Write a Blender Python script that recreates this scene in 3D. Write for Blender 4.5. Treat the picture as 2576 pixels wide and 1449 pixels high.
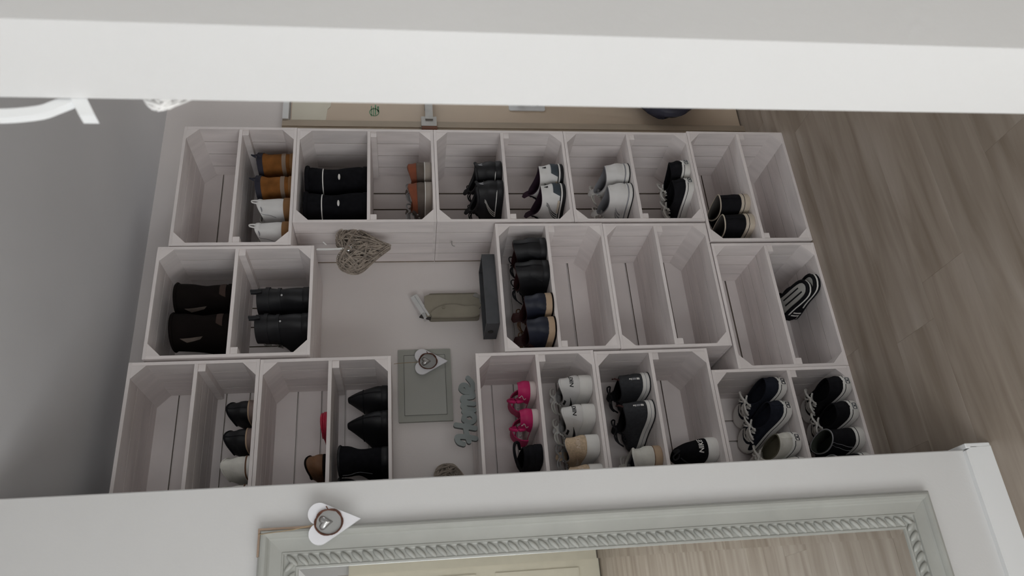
import bpy, bmesh, math, random
import numpy as np
from mathutils import Vector, Matrix

for o in list(bpy.data.objects):
    bpy.data.objects.remove(o, do_unlink=True)
scene = bpy.context.scene
COL = scene.collection
PI = math.pi

# ------------------------------------------------------------------ camera
cd = bpy.data.cameras.new('camera')
cam = bpy.data.objects.new('camera', cd)
COL.objects.link(cam)
scene.camera = cam
cd.sensor_width = 36.0
cd.lens = 1946.04 / 2576.0 * 36.0
cd.clip_start = 0.02
cR = Vector((0.89294147, -0.44985745, -0.01684662))
cU = Vector((0.07803552, 0.11782313, 0.98996372))
cF = Vector((0.44335763, 0.88529429, -0.14031402))
m = Matrix.Identity(4)
for i in range(3):                      # the photo was taken upright and stored on its side
    m[i][0] = -cU[i]; m[i][1] = cR[i]; m[i][2] = -cF[i]
m[0][3], m[1][3], m[2][3] = -1.8543, -2.3623, 1.5323
cam.matrix_world = m
cd.dof.use_dof = True
cd.dof.focus_distance = 2.7
cd.dof.aperture_fstop = 6.5

# ------------------------------------------------------------------ light
w = bpy.data.worlds.new('overcast'); scene.world = w
w.use_nodes = True
bg = w.node_tree.nodes['Background']
bg.inputs[0].default_value = (0.80, 0.89, 1.0, 1); bg.inputs[1].default_value = 1.6

def area(name, loc, rot, sx, sy, power, col):
    l = bpy.data.lights.new(name, 'AREA'); l.shape = 'RECTANGLE'; l.size = sx; l.size_y = sy
    l.energy = power; l.color = col
    o = bpy.data.objects.new(name, l); COL.objects.link(o); o.location = loc; o.rotation_euler = rot
    return o
# daylight through the two living room windows, plus an added hall fill
area('daylight_far_window', (-2.45, -5.16, 1.25), (PI/2, 0, 0), 1.5, 1.9, 36, (1.0, 0.985, 0.95))
area('hall_fill', (1.66, -.85, 1.55), (PI/2, 0, PI/2), 1.0, 1.1, 8.5, (1.0, 0.985, 0.95))
area('daylight_side_window', (-3.46, -2.6, 1.08), (PI/2, 0, -PI/2), 2.1, 2.05, 47, (1.0, 0.985, 0.95))

vs = scene.view_settings
vs.view_transform = 'Standard'; vs.look = 'None'; vs.gamma = 1.0; vs.use_curve_mapping = False
vs.exposure = -0.04

# ------------------------------------------------------------------ materials
MATS = {}
def mat(name, col, rough=0.6, var=0.06, scale=12, bump=0.0, bscale=80, metal=0.0, stretch=None, rnd=0.0, spec=0.4, sheen=0.0):
    if name in MATS: return MATS[name]
    mt = bpy.data.materials.new(name); mt.use_nodes = True
    nt = mt.node_tree; N = nt.nodes; Lk = nt.links
    b = N['Principled BSDF']
    b.inputs['Roughness'].default_value = rough; b.inputs['Metallic'].default_value = metal
    b.inputs['Specular IOR Level'].default_value = spec
    if sheen: b.inputs['Sheen Weight'].default_value = sheen
    tc = N.new('ShaderNodeTexCoord'); mp = N.new('ShaderNodeMapping')
    if stretch: mp.inputs['Scale'].default_value = stretch
    Lk.new(tc.outputs['Object'], mp.inputs['Vector'])
    nz = N.new('ShaderNodeTexNoise'); nz.inputs['Scale'].default_value = scale; nz.inputs['Detail'].default_value = 4
    nz.noise_dimensions = '4D'
    oi = N.new('ShaderNodeObjectInfo')
    mul = N.new('ShaderNodeMath'); mul.operation = 'MULTIPLY'; mul.inputs[1].default_value = 37.0
    Lk.new(oi.outputs['Random'], mul.inputs[0]); Lk.new(mul.outputs[0], nz.inputs['W'])
    Lk.new(mp.outputs[0], nz.inputs['Vector'])
    rp = N.new('ShaderNodeValToRGB')
    c = np.array(col)
    lo = np.clip(c * (1 - 2.2 * var), 0, 1); hi = np.clip(c * (1 + 1.2 * var), 0, 1)
    rp.color_ramp.elements[0].position = 0.3; rp.color_ramp.elements[1].position = 0.7
    rp.color_ramp.elements[0].color = (*lo, 1); rp.color_ramp.elements[1].color = (*hi, 1)
    Lk.new(nz.outputs['Fac'], rp.inputs[0])
    out = rp.outputs[0]
    if rnd:
        hs = N.new('ShaderNodeHueSaturation')
        mr = N.new('ShaderNodeMapRange'); mr.inputs[3].default_value = 1 - rnd; mr.inputs[4].default_value = 1 + rnd
        Lk.new(oi.outputs['Random'], mr.inputs[0]); Lk.new(mr.outputs[0], hs.inputs['Value']); Lk.new(out, hs.inputs['Color'])
        out = hs.outputs[0]
    Lk.new(out, b.inputs['Base Color'])
    if bump:
        n2 = N.new('ShaderNodeTexNoise'); n2.inputs['Scale'].default_value = bscale; n2.inputs['Detail'].default_value = 3
        Lk.new(mp.outputs[0], n2.inputs['Vector'])
        bp = N.new('ShaderNodeBump'); bp.inputs['Strength'].default_value = bump; bp.inputs['Distance'].default_value = 0.002
        Lk.new(n2.outputs['Fac'], bp.inputs['Height']); Lk.new(bp.outputs[0], b.inputs['Normal'])
    MATS[name] = mt
    return mt

WALL = mat('white_wall_paint', (0.665, 0.66, 0.65), 0.85, 0.012, 3, 0.15, 160)
WALLB = mat('pale_wall_paint', (0.82, 0.77, 0.75), 0.85, 0.012, 3, 0.15, 160)
CEIL = mat('ceiling_paint', (0.68, 0.68, 0.69), 0.9, 0.012, 3, 0.1, 120)
WOODW = mat('whitewashed_crate_wood', (0.86, 0.80, 0.785), 0.7, 0.045, 5, 0.25, 30, stretch=(1, 6, 1), rnd=0.045)
TRIM = mat('white_trim', (0.82, 0.83, 0.83), 0.45, 0.01, 5)
DOORC = mat('cream_door_paint', (0.66, 0.54, 0.42), 0.5, 0.03, 4)
DOORF = mat('aged_cream_frame', (0.48, 0.40, 0.31), 0.55, 0.06, 6)
DOORP = mat('pale_door_patch', (0.78, 0.74, 0.62), 0.6, 0.03, 6)
GREEN = mat('green_print', (0.18, 0.36, 0.20), 0.6, 0.2, 60)
STEEL = mat('brushed_steel', (0.40, 0.39, 0.37), 0.45, 0.05, 40, metal=0.35)
CHROME = mat('bright_metal', (0.80, 0.81, 0.82), 0.22, 0.03, 40, metal=1.0)
RUST = mat('rust_brown', (0.22, 0.10, 0.06), 0.7, 0.1)
FRAMEG = mat('grey_green_frame_paint', (0.41, 0.415, 0.385), 0.42, 0.05, 8, 0.1, 60)
FRAMEB = mat('bare_brown_edge', (0.36, 0.26, 0.19), 0.6, 0.1)
BOARDG = mat('sage_board', (0.40, 0.405, 0.365), 0.7, 0.02, 6)
BOARDI = mat('sage_board_inner', (0.43, 0.435, 0.40), 0.7, 0.02, 6)
LINE = mat('dark_thin_line', (0.16, 0.16, 0.15), 0.7, 0.05)
HEARTW = mat('white_heart_paint', (0.84, 0.84, 0.87), 0.5, 0.01)
TWIG = mat('brown_twig', (0.13, 0.055, 0.035), 0.7, 0.2, 60)
WICKER = mat('grey_wicker', (0.36, 0.305, 0.255), 0.8, 0.22, 50)
WICKERW = mat('white_wicker', (0.82, 0.81, 0.79), 0.8, 0.03, 50)
OLIVE = mat('olive_beige_plastic', (0.34, 0.31, 0.245), 0.45, 0.06, 14)
OLIVED = mat('dark_olive_plastic', (0.27, 0.245, 0.19), 0.5, 0.06, 14)  # darker olive of the back box and button
DARKGAP = mat('dark_recess', (0.05, 0.045, 0.04), 0.8, 0.05)
ANTH = mat('anthracite_wood', (0.075, 0.078, 0.085), 0.55, 0.1, 20)
ANTHD = mat('anthracite_hole', (0.03, 0.028, 0.026), 0.7, 0.1)
SIGN = mat('slate_sign', (0.235, 0.26, 0.255), 0.6, 0.08, 12)
THREAD = mat('tan_twine', (0.40, 0.30, 0.18), 0.8, 0.1)
RIBBON = mat('white_ribbon', (0.84, 0.84, 0.82), 0.7, 0.01)
BAGM = mat('dark_blue_plastic', (0.045, 0.05, 0.085), 0.25, 0.2, 10, 0.5, 18, spec=0.6)
# shoes
BLK = mat('black_leather', (0.0095, 0.0095, 0.0115), 0.55, 0.1, 20, 0.15, 90, spec=0.35)
BLKF = mat('black_canvas', (0.011, 0.011, 0.0135), 0.9, 0.12, 60, 0.3, 300, spec=0.15)
BLKS = mat('black_suede', (0.008, 0.008, 0.010), 0.95, 0.15, 60, spec=0.1)
NAVY = mat('navy_canvas', (0.016, 0.019, 0.030), 0.9, 0.12, 60, 0.3, 300, spec=0.2)
NAVYL = mat('navy_leather', (0.014, 0.017, 0.032), 0.55, 0.1, 30)
WINE = mat('burgundy_lining', (0.04, 0.009, 0.009), 0.7, 0.1, 30)
PURP = mat('aubergine_lining', (0.04, 0.018, 0.035), 0.8, 0.1, 30)
WHT = mat('white_shoe_leather', (0.72, 0.71, 0.70), 0.5, 0.02, 20, 0.1, 80)
WHTC = mat('white_shoe_canvas', (0.70, 0.685, 0.63), 0.85, 0.03, 60, 0.3, 300)
RUB = mat('white_rubber', (0.76, 0.745, 0.715), 0.5, 0.03, 20)
RUBC = mat('cream_rubber', (0.62, 0.54, 0.44), 0.55, 0.06, 20)
GREYS = mat('silver_grey_trim', (0.30, 0.30, 0.32), 0.45, 0.05)
BLUEH = mat('slate_blue_heel', (0.045, 0.06, 0.075), 0.6, 0.06)
LACEW = mat('white_lace', (0.74, 0.72, 0.68), 0.85, 0.03)
LACEG = mat('grey_lace', (0.42, 0.41, 0.41), 0.85, 0.04)
LACEK = mat('black_lace', (0.015, 0.015, 0.018), 0.85, 0.05)
TAN = mat('tan_suede', (0.23, 0.092, 0.024), 0.9, 0.14, 30, 0.2, 200, spec=0.15)
TANG = mat('grey_brown_welt', (0.27, 0.20, 0.15), 0.8, 0.08)
TANS = mat('tan_rubber', (0.27, 0.135, 0.05), 0.7, 0.08)
GUM = mat('gum_sole', (0.46, 0.33, 0.22), 0.6, 0.06)
CUFF = mat('dark_navy_cuff', (0.03, 0.03, 0.045), 0.9, 0.1)
TAUPE = mat('taupe_suede', (0.125, 0.10, 0.085), 0.9, 0.12, 30)
RUSTL = mat('rust_collar', (0.23, 0.065, 0.03), 0.8, 0.1, 30)
STONE = mat('stone_sole', (0.33, 0.285, 0.245), 0.6, 0.06)
DBRN = mat('dark_brown_leather', (0.007, 0.005, 0.0045), 0.85, 0.12, 20, spec=0.1)
BRN = mat('brown_leather', (0.16, 0.075, 0.035), 0.6, 0.12, 20)
MAUVE = mat('mauve_sole', (0.22, 0.16, 0.14), 0.6, 0.06)
BEIGE = mat('sand_knit', (0.60, 0.46, 0.32), 0.85, 0.1, 160)
BEIGEL = mat('pale_sand_print', (0.70, 0.58, 0.47), 0.7, 0.03)
PINK = mat('magenta_rubber', (0.56, 0.018, 0.135), 0.55, 0.06)
PINKD = mat('deep_red_leather', (0.40, 0.02, 0.05), 0.5, 0.06)
PINKW = mat('pale_pink_sole', (0.66, 0.57, 0.55), 0.55, 0.03)
CHAR = mat('charcoal_mesh', (0.035, 0.037, 0.042), 0.85, 0.12, 120)
GREYB = mat('grey_footbed', (0.44, 0.435, 0.41), 0.7, 0.06)

def floor_mat():
    mt = bpy.data.materials.new('greige_laminate'); mt.use_nodes = True
    nt = mt.node_tree; N = nt.nodes; Lk = nt.links; b = N['Principled BSDF']
    tc = N.new('ShaderNodeTexCoord'); oi = N.new('ShaderNodeObjectInfo')
    mp = N.new('ShaderNodeMapping'); mp.inputs['Scale'].default_value = (1.1, 11, 1)
    Lk.new(tc.outputs['Object'], mp.inputs[0])
    mul = N.new('ShaderNodeMath'); mul.operation = 'MULTIPLY'; mul.inputs[1].default_value = 91
    Lk.new(oi.outputs['Random'], mul.inputs[0])
    n1 = N.new('ShaderNodeTexNoise'); n1.noise_dimensions = '4D'; n1.inputs['Scale'].default_value = 1.6; n1.inputs['Detail'].default_value = 7; n1.inputs['Distortion'].default_value = 0.6
    Lk.new(mp.outputs[0], n1.inputs['Vector']); Lk.new(mul.outputs[0], n1.inputs['W'])
    rp = N.new('ShaderNodeValToRGB')
    e = rp.color_ramp.elements
    e[0].position = 0.30; e[0].color = (0.26, 0.207, 0.16, 1)
    e[1].position = 0.72; e[1].color = (0.465, 0.405, 0.345, 1)
    x = rp.color_ramp.elements.new(0.5); x.color = (0.37, 0.31, 0.253, 1)
    Lk.new(n1.outputs['Fac'], rp.inputs[0])
    hs = N.new('ShaderNodeHueSaturation'); mr = N.new('ShaderNodeMapRange'); mr.inputs[3].default_value = 0.97; mr.inputs[4].default_value = 1.03
    Lk.new(oi.outputs['Random'], mr.inputs[0]); Lk.new(mr.outputs[0], hs.inputs['Value']); Lk.new(rp.outputs[0], hs.inputs['Color'])
    Lk.new(hs.outputs[0], b.inputs['Base Color'])
    b.inputs['Roughness'].default_value = 0.42
    return mt
FLOORM = floor_mat()

def glass_mat():
    mt = bpy.data.materials.new('window_glass'); mt.use_nodes = True
    nt = mt.node_tree; N = nt.nodes; N.remove(N['Principled BSDF'])
    tr = N.new('ShaderNodeBsdfTransparent'); gl = N.new('ShaderNodeBsdfGlossy'); gl.inputs['Roughness'].default_value = 0.05
    mx = N.new('ShaderNodeMixShader'); mx.inputs[0].default_value = 0.06
    nt.links.new(tr.outputs[0], mx.inputs[1]); nt.links.new(gl.outputs[0], mx.inputs[2])
    nt.links.new(mx.outputs[0], N['Material Output'].inputs[0])
    return mt
GLASS = glass_mat()
MIRROR = mat('silvered_glass', (0.90, 0.91, 0.90), 0.015, 0.0, metal=1.0)

# ------------------------------------------------------------------ helpers
def link(name, me, parent=None, loc=(0, 0, 0), rot=None):
    o = bpy.data.objects.new(name, me); COL.objects.link(o)
    o.location = loc
    if rot is not None: o.rotation_euler = rot
    if parent is not None: o.parent = parent
    return o
def emit(name, v, f, mt, parent=None, smooth=False, loc=(0, 0, 0), rot=None, auto=None):
    me = bpy.data.meshes.new(name); me.from_pydata([tuple(p) for p in v], [], [tuple(q) for q in f]); me.update()
    bm = bmesh.new(); bm.from_mesh(me); bmesh.ops.recalc_face_normals(bm, faces=bm.faces)
    if smooth:
        for q in bm.faces: q.smooth = True
        ang = math.radians(auto or 40)
        for e in bm.edges:
            if len(e.link_faces) == 2 and e.calc_face_angle(0) > ang: e.smooth = False
    bm.to_mesh(me); bm.free()
    me.materials.append(mt)
    return link(name, me, parent, loc, rot)
def thing(name, label, cat, loc=(0, 0, 0), rot=None, group=None):
    o = link(name, None, None, loc, rot); o.empty_display_size = 0.02
    return tag(o, label, cat, group)
def tag(o, label, cat, group=None):
    o['label'] = label; o['category'] = cat
    if group: o['group'] = group
    return o
def struct(o):
    o['kind'] = 'structure'; return o
def copy_tree(o, parent=None):
    c = o.copy(); COL.objects.link(c); c.parent = parent
    for ch in list(o.children): copy_tree(ch, c)
    return c
BOXC = {}
def box_me(dx, dy, dz, mt, bev=0.0015):
    k = (round(dx, 4), round(dy, 4), round(dz, 4), mt.name, bev)
    if k in BOXC: return BOXC[k]
    bm = bmesh.new(); bmesh.ops.create_cube(bm, size=1.0)
    for v in bm.verts: v.co = Vector((v.co.x * dx, v.co.y * dy, v.co.z * dz))
    if bev: bmesh.ops.bevel(bm, geom=list(bm.edges), offset=min(bev, dx*.3, dy*.3, dz*.3), segments=1, affect='EDGES')
    me = bpy.data.meshes.new('board'); bm.to_mesh(me); bm.free(); me.materials.append(mt)
    BOXC[k] = me
    return me
def box(name, lo, hi, mt, parent=None, bev=0.0015, rot=None):
    d = [hi[i] - lo[i] for i in range(3)]
    return link(name, box_me(*d, mt, bev), parent, [(hi[i] + lo[i]) / 2 for i in range(3)], rot)
def boxes(name, lst, mt, parent=None):
    v = []; f = []
    for lo, hi in lst:
        n = len(v)
        for z in (lo[2], hi[2]):
            v += [(lo[0], lo[1], z), (hi[0], lo[1], z), (hi[0], hi[1], z), (lo[0], hi[1], z)]
        f += [(n, n+3, n+2, n+1), (n+4, n+5, n+6, n+7)] + [(n+i, n+(i+1) % 4, n+4+(i+1) % 4, n+4+i) for i in range(4)]
    return emit(name, v, f, mt, parent)
def tube(pts, r, n=6, closed=False, v=None, f=None):
    v = [] if v is None else v; f = [] if f is None else f
    P = [Vector(p) for p in pts]; K = len(P); b0 = len(v)
    up = Vector((0.13, 0.21, 0.97))
    rr = r if hasattr(r, '__len__') else [r] * K
    for i in range(K):
        a = P[(i - 1) % K] if (closed or i > 0) else P[i]
        b = P[(i + 1) % K] if (closed or i < K - 1) else P[i]
        t = (b - a); t = t.normalized() if t.length > 1e-9 else Vector((1, 0, 0))
        s = t.cross(up)
        if s.length < 1e-4: s = t.cross(Vector((1, 0, 0)))
        s.normalize(); u = s.cross(t)
        for j in range(n):
            an = 2 * PI * j / n
            v.append(P[i] + (s * math.cos(an) + u * math.sin(an)) * rr[i])
    for i in range(K if closed else K - 1):
        for j in range(n):
            a = b0 + i * n; b = b0 + ((i + 1) % K) * n
            f.append((a + j, a + (j + 1) % n, b + (j + 1) % n, b + j))
    if not closed:
        f.append(tuple(b0 + j for j in range(n - 1, -1, -1))); f.append(tuple(b0 + (K - 1) * n + j for j in range(n)))
    return v, f
def catmull(pts, n=6):
    P = [np.array(p, float) for p in pts]; P = [2 * P[0] - P[1]] + P + [2 * P[-1] - P[-2]]
    out = []
    for i in range(1, len(P) - 2):
        for k in range(n):
            t = k / n
            out.append(0.5 * (2 * P[i] + (P[i+1] - P[i-1]) * t + (2*P[i-1] - 5*P[i] + 4*P[i+1] - P[i+2]) * t**2 + (3*P[i] - P[i-1] - 3*P[i+1] + P[i+2]) * t**3))
    out.append(P[-2]); return out
def flat_stroke(pts, wid, th, v, f, n=6):
    """a thick flat stroke in the x/z plane, extruded along y"""
    C = catmull(pts, n); L = []; R = []
    for i, p in enumerate(C):
        d = C[min(i+1, len(C)-1)] - C[max(i-1, 0)]; d = d / (np.linalg.norm(d) + 1e-9); nn = np.array([-d[1], d[0]])
        L.append(p + nn * wid / 2); R.append(p - nn * wid / 2)
    def cap(p, d, a):
        nn = np.array([-d[1], d[0]])
        return [p + (d * math.cos(t) * a + nn * math.sin(t)) * wid / 2 for t in (PI/4, 0, -PI/4)]
    d1 = C[-1] - C[-2]; d1 /= np.linalg.norm(d1) + 1e-9
    d0 = C[0] - C[1]; d0 /= np.linalg.norm(d0) + 1e-9
    e1 = cap(C[-1], d1, 1); e0 = cap(C[0], d0, 1)
    b = len(v); K = len(C)
    for y in (0, th):
        for i in range(K): v.append((L[i][0], y, L[i][1]))
        for i in range(K): v.append((R[i][0], y, R[i][1]))
        for p in e1: v.append((p[0], y, p[1]))
        for p in e0: v.append((p[0], y, p[1]))
    M = 2 * K + 6
    for s in (0, M):
        for i in range(K - 1): f.append((b+s+i, b+s+i+1, b+s+K+i+1, b+s+K+i))
        f.append((b+s+K-1, b+s+2*K, b+s+2*K+1, b+s+2*K+2, b+s+2*K-1))
        f.append((b+s+K, b+s+2*K+3, b+s+2*K+4, b+s+2*K+5, b+s+0))
    loop = list(range(K)) + [2*K, 2*K+1, 2*K+2] + list(range(2*K-1, K-1, -1)) + [2*K+3, 2*K+4, 2*K+5]
    for i in range(len(loop)):
        a = loop[i]; c = loop[(i+1) % len(loop)]
        f.append((b+a, b+c, b+M+c, b+M+a))
def prism(poly, y0, y1):
    n = len(poly)
    v = [(p[0], y0, p[1]) for p in poly] + [(p[0], y1, p[1]) for p in poly]
    f = [tuple(range(n - 1, -1, -1)), tuple(range(n, 2*n))] + [(i, (i+1) % n, n + (i+1) % n, n + i) for i in range(n)]
    return v, f
def rbox_poly(x0, x1, z0, z1, r, n=4):
    out = []
    for cx, cz, a in ((x1-r, z1-r, 0), (x0+r, z1-r, 90), (x0+r, z0+r, 180), (x1-r, z0+r, 270)):
        for k in range(n + 1):
            t = math.radians(a + 90 * k / n); out.append((cx + r * math.cos(t), cz + r * math.sin(t)))
    return out
def text_geo(s, size, shear=0.0, offset=0.0):
    c = bpy.data.curves.new('t', 'FONT'); c.body = s; c.size = size; c.align_x = 'CENTER'; c.align_y = 'CENTER'; c.shear = shear; c.offset = offset
    c.resolution_u = 3
    o = bpy.data.objects.new('t', c); COL.objects.link(o)
    dg = bpy.context.evaluated_depsgraph_get(); dg.update()
    me = bpy.data.meshes.new_from_object(o.evaluated_get(dg))
    v = [tuple(x.co) for x in me.vertices]; f = [tuple(p.vertices) for p in me.polygons]
    bpy.data.objects.remove(o); bpy.data.curves.remove(c); bpy.data.meshes.remove(me)
    return v, f

# ------------------------------------------------------------------ the room
X0, X1, Y0, Y1, ZC = -3.4, 1.6, -5.1, 0.3, 2.48
fl = struct(boxes('floor', [((X0-.1, Y0-.1, -.06), (X1+.1, Y1+.1, -.008))], DARKGAP))
rnd = random.Random(4)
PW, PL = 0.193, 1.285
row = 0; y = Y1
while y > Y0 + .01:
    ya = max(Y0, y - PW); x = X0 - rnd.random() * PL
    while x < X1:
        a = max(x, X0); b = min(x + PL, X1)
        if b - a > .03:
            box('plank', (a + .00015, ya + .00015, -.008), (b - .00015, y - .00015, 0), FLOORM, fl, .0004)
        x += PL
    y = ya
struct(boxes('ceiling', [((X0-.1, Y0-.1, ZC), (X1+.1, Y1+.1, ZC+.1))], CEIL))
struct(boxes('wall_back', [((X0-.1, Y1, -.06), (X1+.1, Y1+.1, ZC))], WALLB))
hy0, hy1, hz0, hz1 = -1.35, -.35, 1.0, 2.1
struct(boxes('wall_hall_end', [((X1, Y0-.1, -.06), (X1+.1, hy0, ZC)), ((X1, hy1, -.06), (X1+.1, Y1, ZC)),
                               ((X1, hy0, -.06), (X1+.1, hy1, hz0)), ((X1, hy0, hz1), (X1+.1, hy1, ZC))], WALL))
# far wall behind the camera, with a window opening
wx0, wx1, wz0, wz1 = -3.2, -1.7, .3, 2.2
struct(boxes('wall_far', [((X0-.1, Y0-.1, -.06), (wx0, Y0, ZC)), ((wx1, Y0-.1, -.06), (X1+.1, Y0, ZC)),
                          ((wx0, Y0-.1, -.06), (wx1, Y0, wz0)), ((wx0, Y0-.1, wz1), (wx1, Y0, ZC))], WALL))
sy0, sy1, sz0, sz1 = -3.65, -1.55, .05, 2.12
struct(boxes('wall_side', [((X0-.1, Y0, -.06), (X0, sy0, ZC)), ((X0-.1, sy1, -.06), (X0, Y1, ZC)),
                           ((X0-.1, sy0, -.06), (X0, sy1, sz0)), ((X0-.1, sy0, sz1), (X0, sy1, ZC))], WALL))
def window(name, ax, lo, hi):
    r = struct(link(name, None)); r.empty_display_size = .05
    L = []; P = []
    if ax == 'y':
        (a, z0), (b, z1) = lo, hi; mid = (a + b) / 2; yb = Y0 - .06
        for q in ((a, a+.06), (b-.06, b), (mid-.035, mid+.035)): L.append(((q[0], yb, z0), (q[1], yb+.05, z1)))
        for q in ((z0, z0+.06), (z1-.06, z1)): L.append(((a, yb, q[0]), (b, yb+.05, q[1])))
        P = [((a+.06, yb+.02, z0+.06), (mid-.035, yb+.026, z1-.06)), ((mid+.035, yb+.02, z0+.06), (b-.06, yb+.026, z1-.06))]
    else:
        (a, z0), (b, z1) = lo, hi; mid = (a + b) / 2; xb = X0 - .06 if ax == 'x' else X1 + .01
        for q in ((a, a+.06), (b-.06, b), (mid-.035, mid+.035)): L.append(((xb, q[0], z0), (xb+.05, q[1], z1)))
        for q in ((z0, z0+.06), (z1-.06, z1)): L.append(((xb, a, q[0]), (xb+.05, b, q[1])))
        P = [((xb+.02, a+.06, z0+.06), (xb+.026, mid-.035, z1-.06)), ((xb+.02, mid+.035, z0+.06), (xb+.026, b-.06, z1-.06))]
    boxes('window_frame', L, TRIM, r)
    for p in P: boxes('pane', [p], GLASS, r)
window('window_1', 'y', (wx0, wz0), (wx1, wz1))
window('window_2', 'x', (sy0, sz0), (sy1, sz1))
window('hall_fill_window', 'xr', (hy0, hz0), (hy1, hz1))  # unseen window and opening, added to carry the hall fill light
# partition that carries the mirror, and its skirting
PX, PY = -1.422, -.5
struct(box('wall_left', (X0, PY, 0), (PX, PY+.11, ZC), WALL, None, .003))
bbv, bbf = prism([(X0, 0), (PX+.004, 0), (PX+.004, .058), (PX-.002, .066), (PX-.006, .0745), (X0, .0745)], PY-.0135, PY-.0002)
struct(emit('baseboard_left', bbv, bbf, TRIM))
struct(box('baseboard_end', (PX+.0002, PY-.0135, 0), (PX+.0135, PY+.11, .072), TRIM, None, .002))
# close wall end on the other side of the opening
struct(box('wall_right', (-1.304, -1.812, 0), (-.35, -1.707, ZC), WALL, None, 0))
# far door seen in the mirror
d2 = struct(link('door_2', None)); d2.empty_display_size = .05
boxes('door_frame', [((-1.085, Y0, 0), (-1.0, Y0+.06, 2.06)), ((-2.03+.38, Y0, 0), (-1.57, Y0+.06, 2.06)), ((-1.65, Y0, 1.98), (-1.0, Y0+.06, 2.06))], mat('taupe_frame', (.46, .41, .37), .5, .04), d2)
boxes('door_leaf', [((-1.0, Y0+.002, .01), (-.35, Y0+.04, 1.98))], mat('cream_gloss', (.80, .76, .62), .35, .02), d2)  # second leaf, added to brighten what the mirror bevel reflects
lf = boxes('door_leaf', [((-1.57, Y0+.002, .01), (-1.085, Y0+.04, 1.98))], mat('cream_gloss', (.80, .76, .62), .35, .02), d2)
boxes('door_moulding', [((-1.50, Y0+.04, .18), (-1.15, Y0+.05, .85)), ((-1.50, Y0+.04, 1.0), (-1.15, Y0+.05, 1.85))], mat('cream_gloss_2', (.84, .80, .66), .35, .02), d2)

# ------------------------------------------------------------------ entrance door beside the shelves
d1 = struct(link('door_1', None)); d1.empty_display_size = .05
boxes('door_leaf', [((.268, .284, .008), (1.07, .2995, 1.982))], DOORC, d1)
pv, pf = prism([(.272, 1.978), (.272, 1.838), (.330, 1.832), (.345, 1.82), (.60, 1.80), (.60, 1.978)], .2825, .2838)
emit('pale_patch', pv, pf, DOORP, d1)  # paler patch with a slanted edge on the upper leaf
for a, b, yy in ((.185, .212, .262), (.212, .226, .268), (.226, .252, .264), (.252, .263, .272)):
    boxes('casing', [((a, yy, 0), (b, .2995, 2.012))], DOORF, d1)
boxes('casing', [((1.075, .264, 0), (1.14, .2995, 2.012))], DOORF, d1)
boxes('head_casing', [((.263, .264, 1.988), (1.075, .2995, 2.012))], TRIM, d1)
# rim lock bar reaching over the casing
lk = boxes('lock_keeper', [((.2135, .238, 1.378), (.262, .2615, 1.442))], STEEL, d1)
boxes('brown_shim', [((.199, .2385, 1.376), (.2130, .2615, 1.440))], RUST, d1)
boxes('lock_bar', [((.245, .231, 1.393), (.62, .2375, 1.425)), ((.33, .238, 1.393), (.36, .2835, 1.425))], STEEL, d1)
# lock plate with handle
pv, pf = prism(rbox_poly(.336, .40, .898, 1.058, .008), .278, .2838)
pl = emit('lock_plate', pv, pf, mat('enamel_plate', (.80, .82, .84), .35, .02), d1)
v, f = tube([(.383, .283, 1.02), (.383, .235, 1.02), (.40, .228, 1.02), (.50, .228, 1.015)], .009, 8); emit('handle', v, f, STEEL, d1, True)
v, f = tube([(.37, .2775, .93), (.37, .270, .93)], .008, 8); emit('keyhole_cover', v, f, ANTH, d1, True)
# green stamp
st = None; v = []; f = []
for k, (a, b, z0, z1) in enumerate([(.296, .352, 1.648, 1.652), (.300, .345, 1.640, 1.644), (.305, .358, 1.630, 1.636), (.318, .350, 1.618, 1.626)]):
    n = len(v); v += [(a, .2834, z0), (b, .2834, z0), (b, .2834, z1), (a, .2834, z1)]; f.append((n, n+1, n+2, n+3))
th = np.linspace(0, 2*PI, 25)
for i in range(24):
    n = len(v); c = (.318, 1.638)
    for t in (th[i], th[i+1]):
        for rr in (.017, .021): v.append((c[0]+rr*math.cos(t), .2834, c[1]+rr*math.sin(t)))
    f.append((n, n+1, n+3, n+2))
emit('green_stamp', v, f, GREEN, d1)
# plastic bag on the door handle
bag = thing('plastic_bag', 'dark blue crumpled plastic bag hanging on the cream door', 'bag', (.392, .205, .2))
rn = random.Random(9); v = []; f = []; NR, NS = 16, 28
ph = [rn.random() * 6 for _ in range(6)]
for i in range(NR):
    t = i / (NR - 1); z = .32 * t
    rad = (.152 * math.sin(PI * min(1, (t + .06) * .78)) ** .7) * (1 - .25 * t)
    if t > .85: rad *= .75
    for j in range(NS):
        a = 2 * PI * j / NS
        k = 1 + .06 * math.sin(5*a + ph[0] + 6*t) + .05 * math.sin(9*a + ph[1] - 9*t) + .03 * math.sin(13*a + ph[2] + 15*t)
        v.append((rad * k * math.cos(a), rad * k * .50 * math.sin(a), z + .008 * math.sin(7*a + ph[3])))
for i in range(NR-1):
    for j in range(NS): f.append((i*NS+j, i*NS+(j+1) % NS, (i+1)*NS+(j+1) % NS, (i+1)*NS+j))
f.append(tuple(range(NS-1, -1, -1)))
emit('bag_body', v, f, BAGM, bag, True, auto=180)
v, f = tube(catmull([(-.02, 0, .30), (.0, .01, .55), (.03, .022, .81), (.06, .022, .827), (.075, .02, .80), (.08, .01, .55), (.07, 0, .30)], 6), .006, 6)
emit('bag_handle', v, f, BAGM, bag, True)

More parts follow.
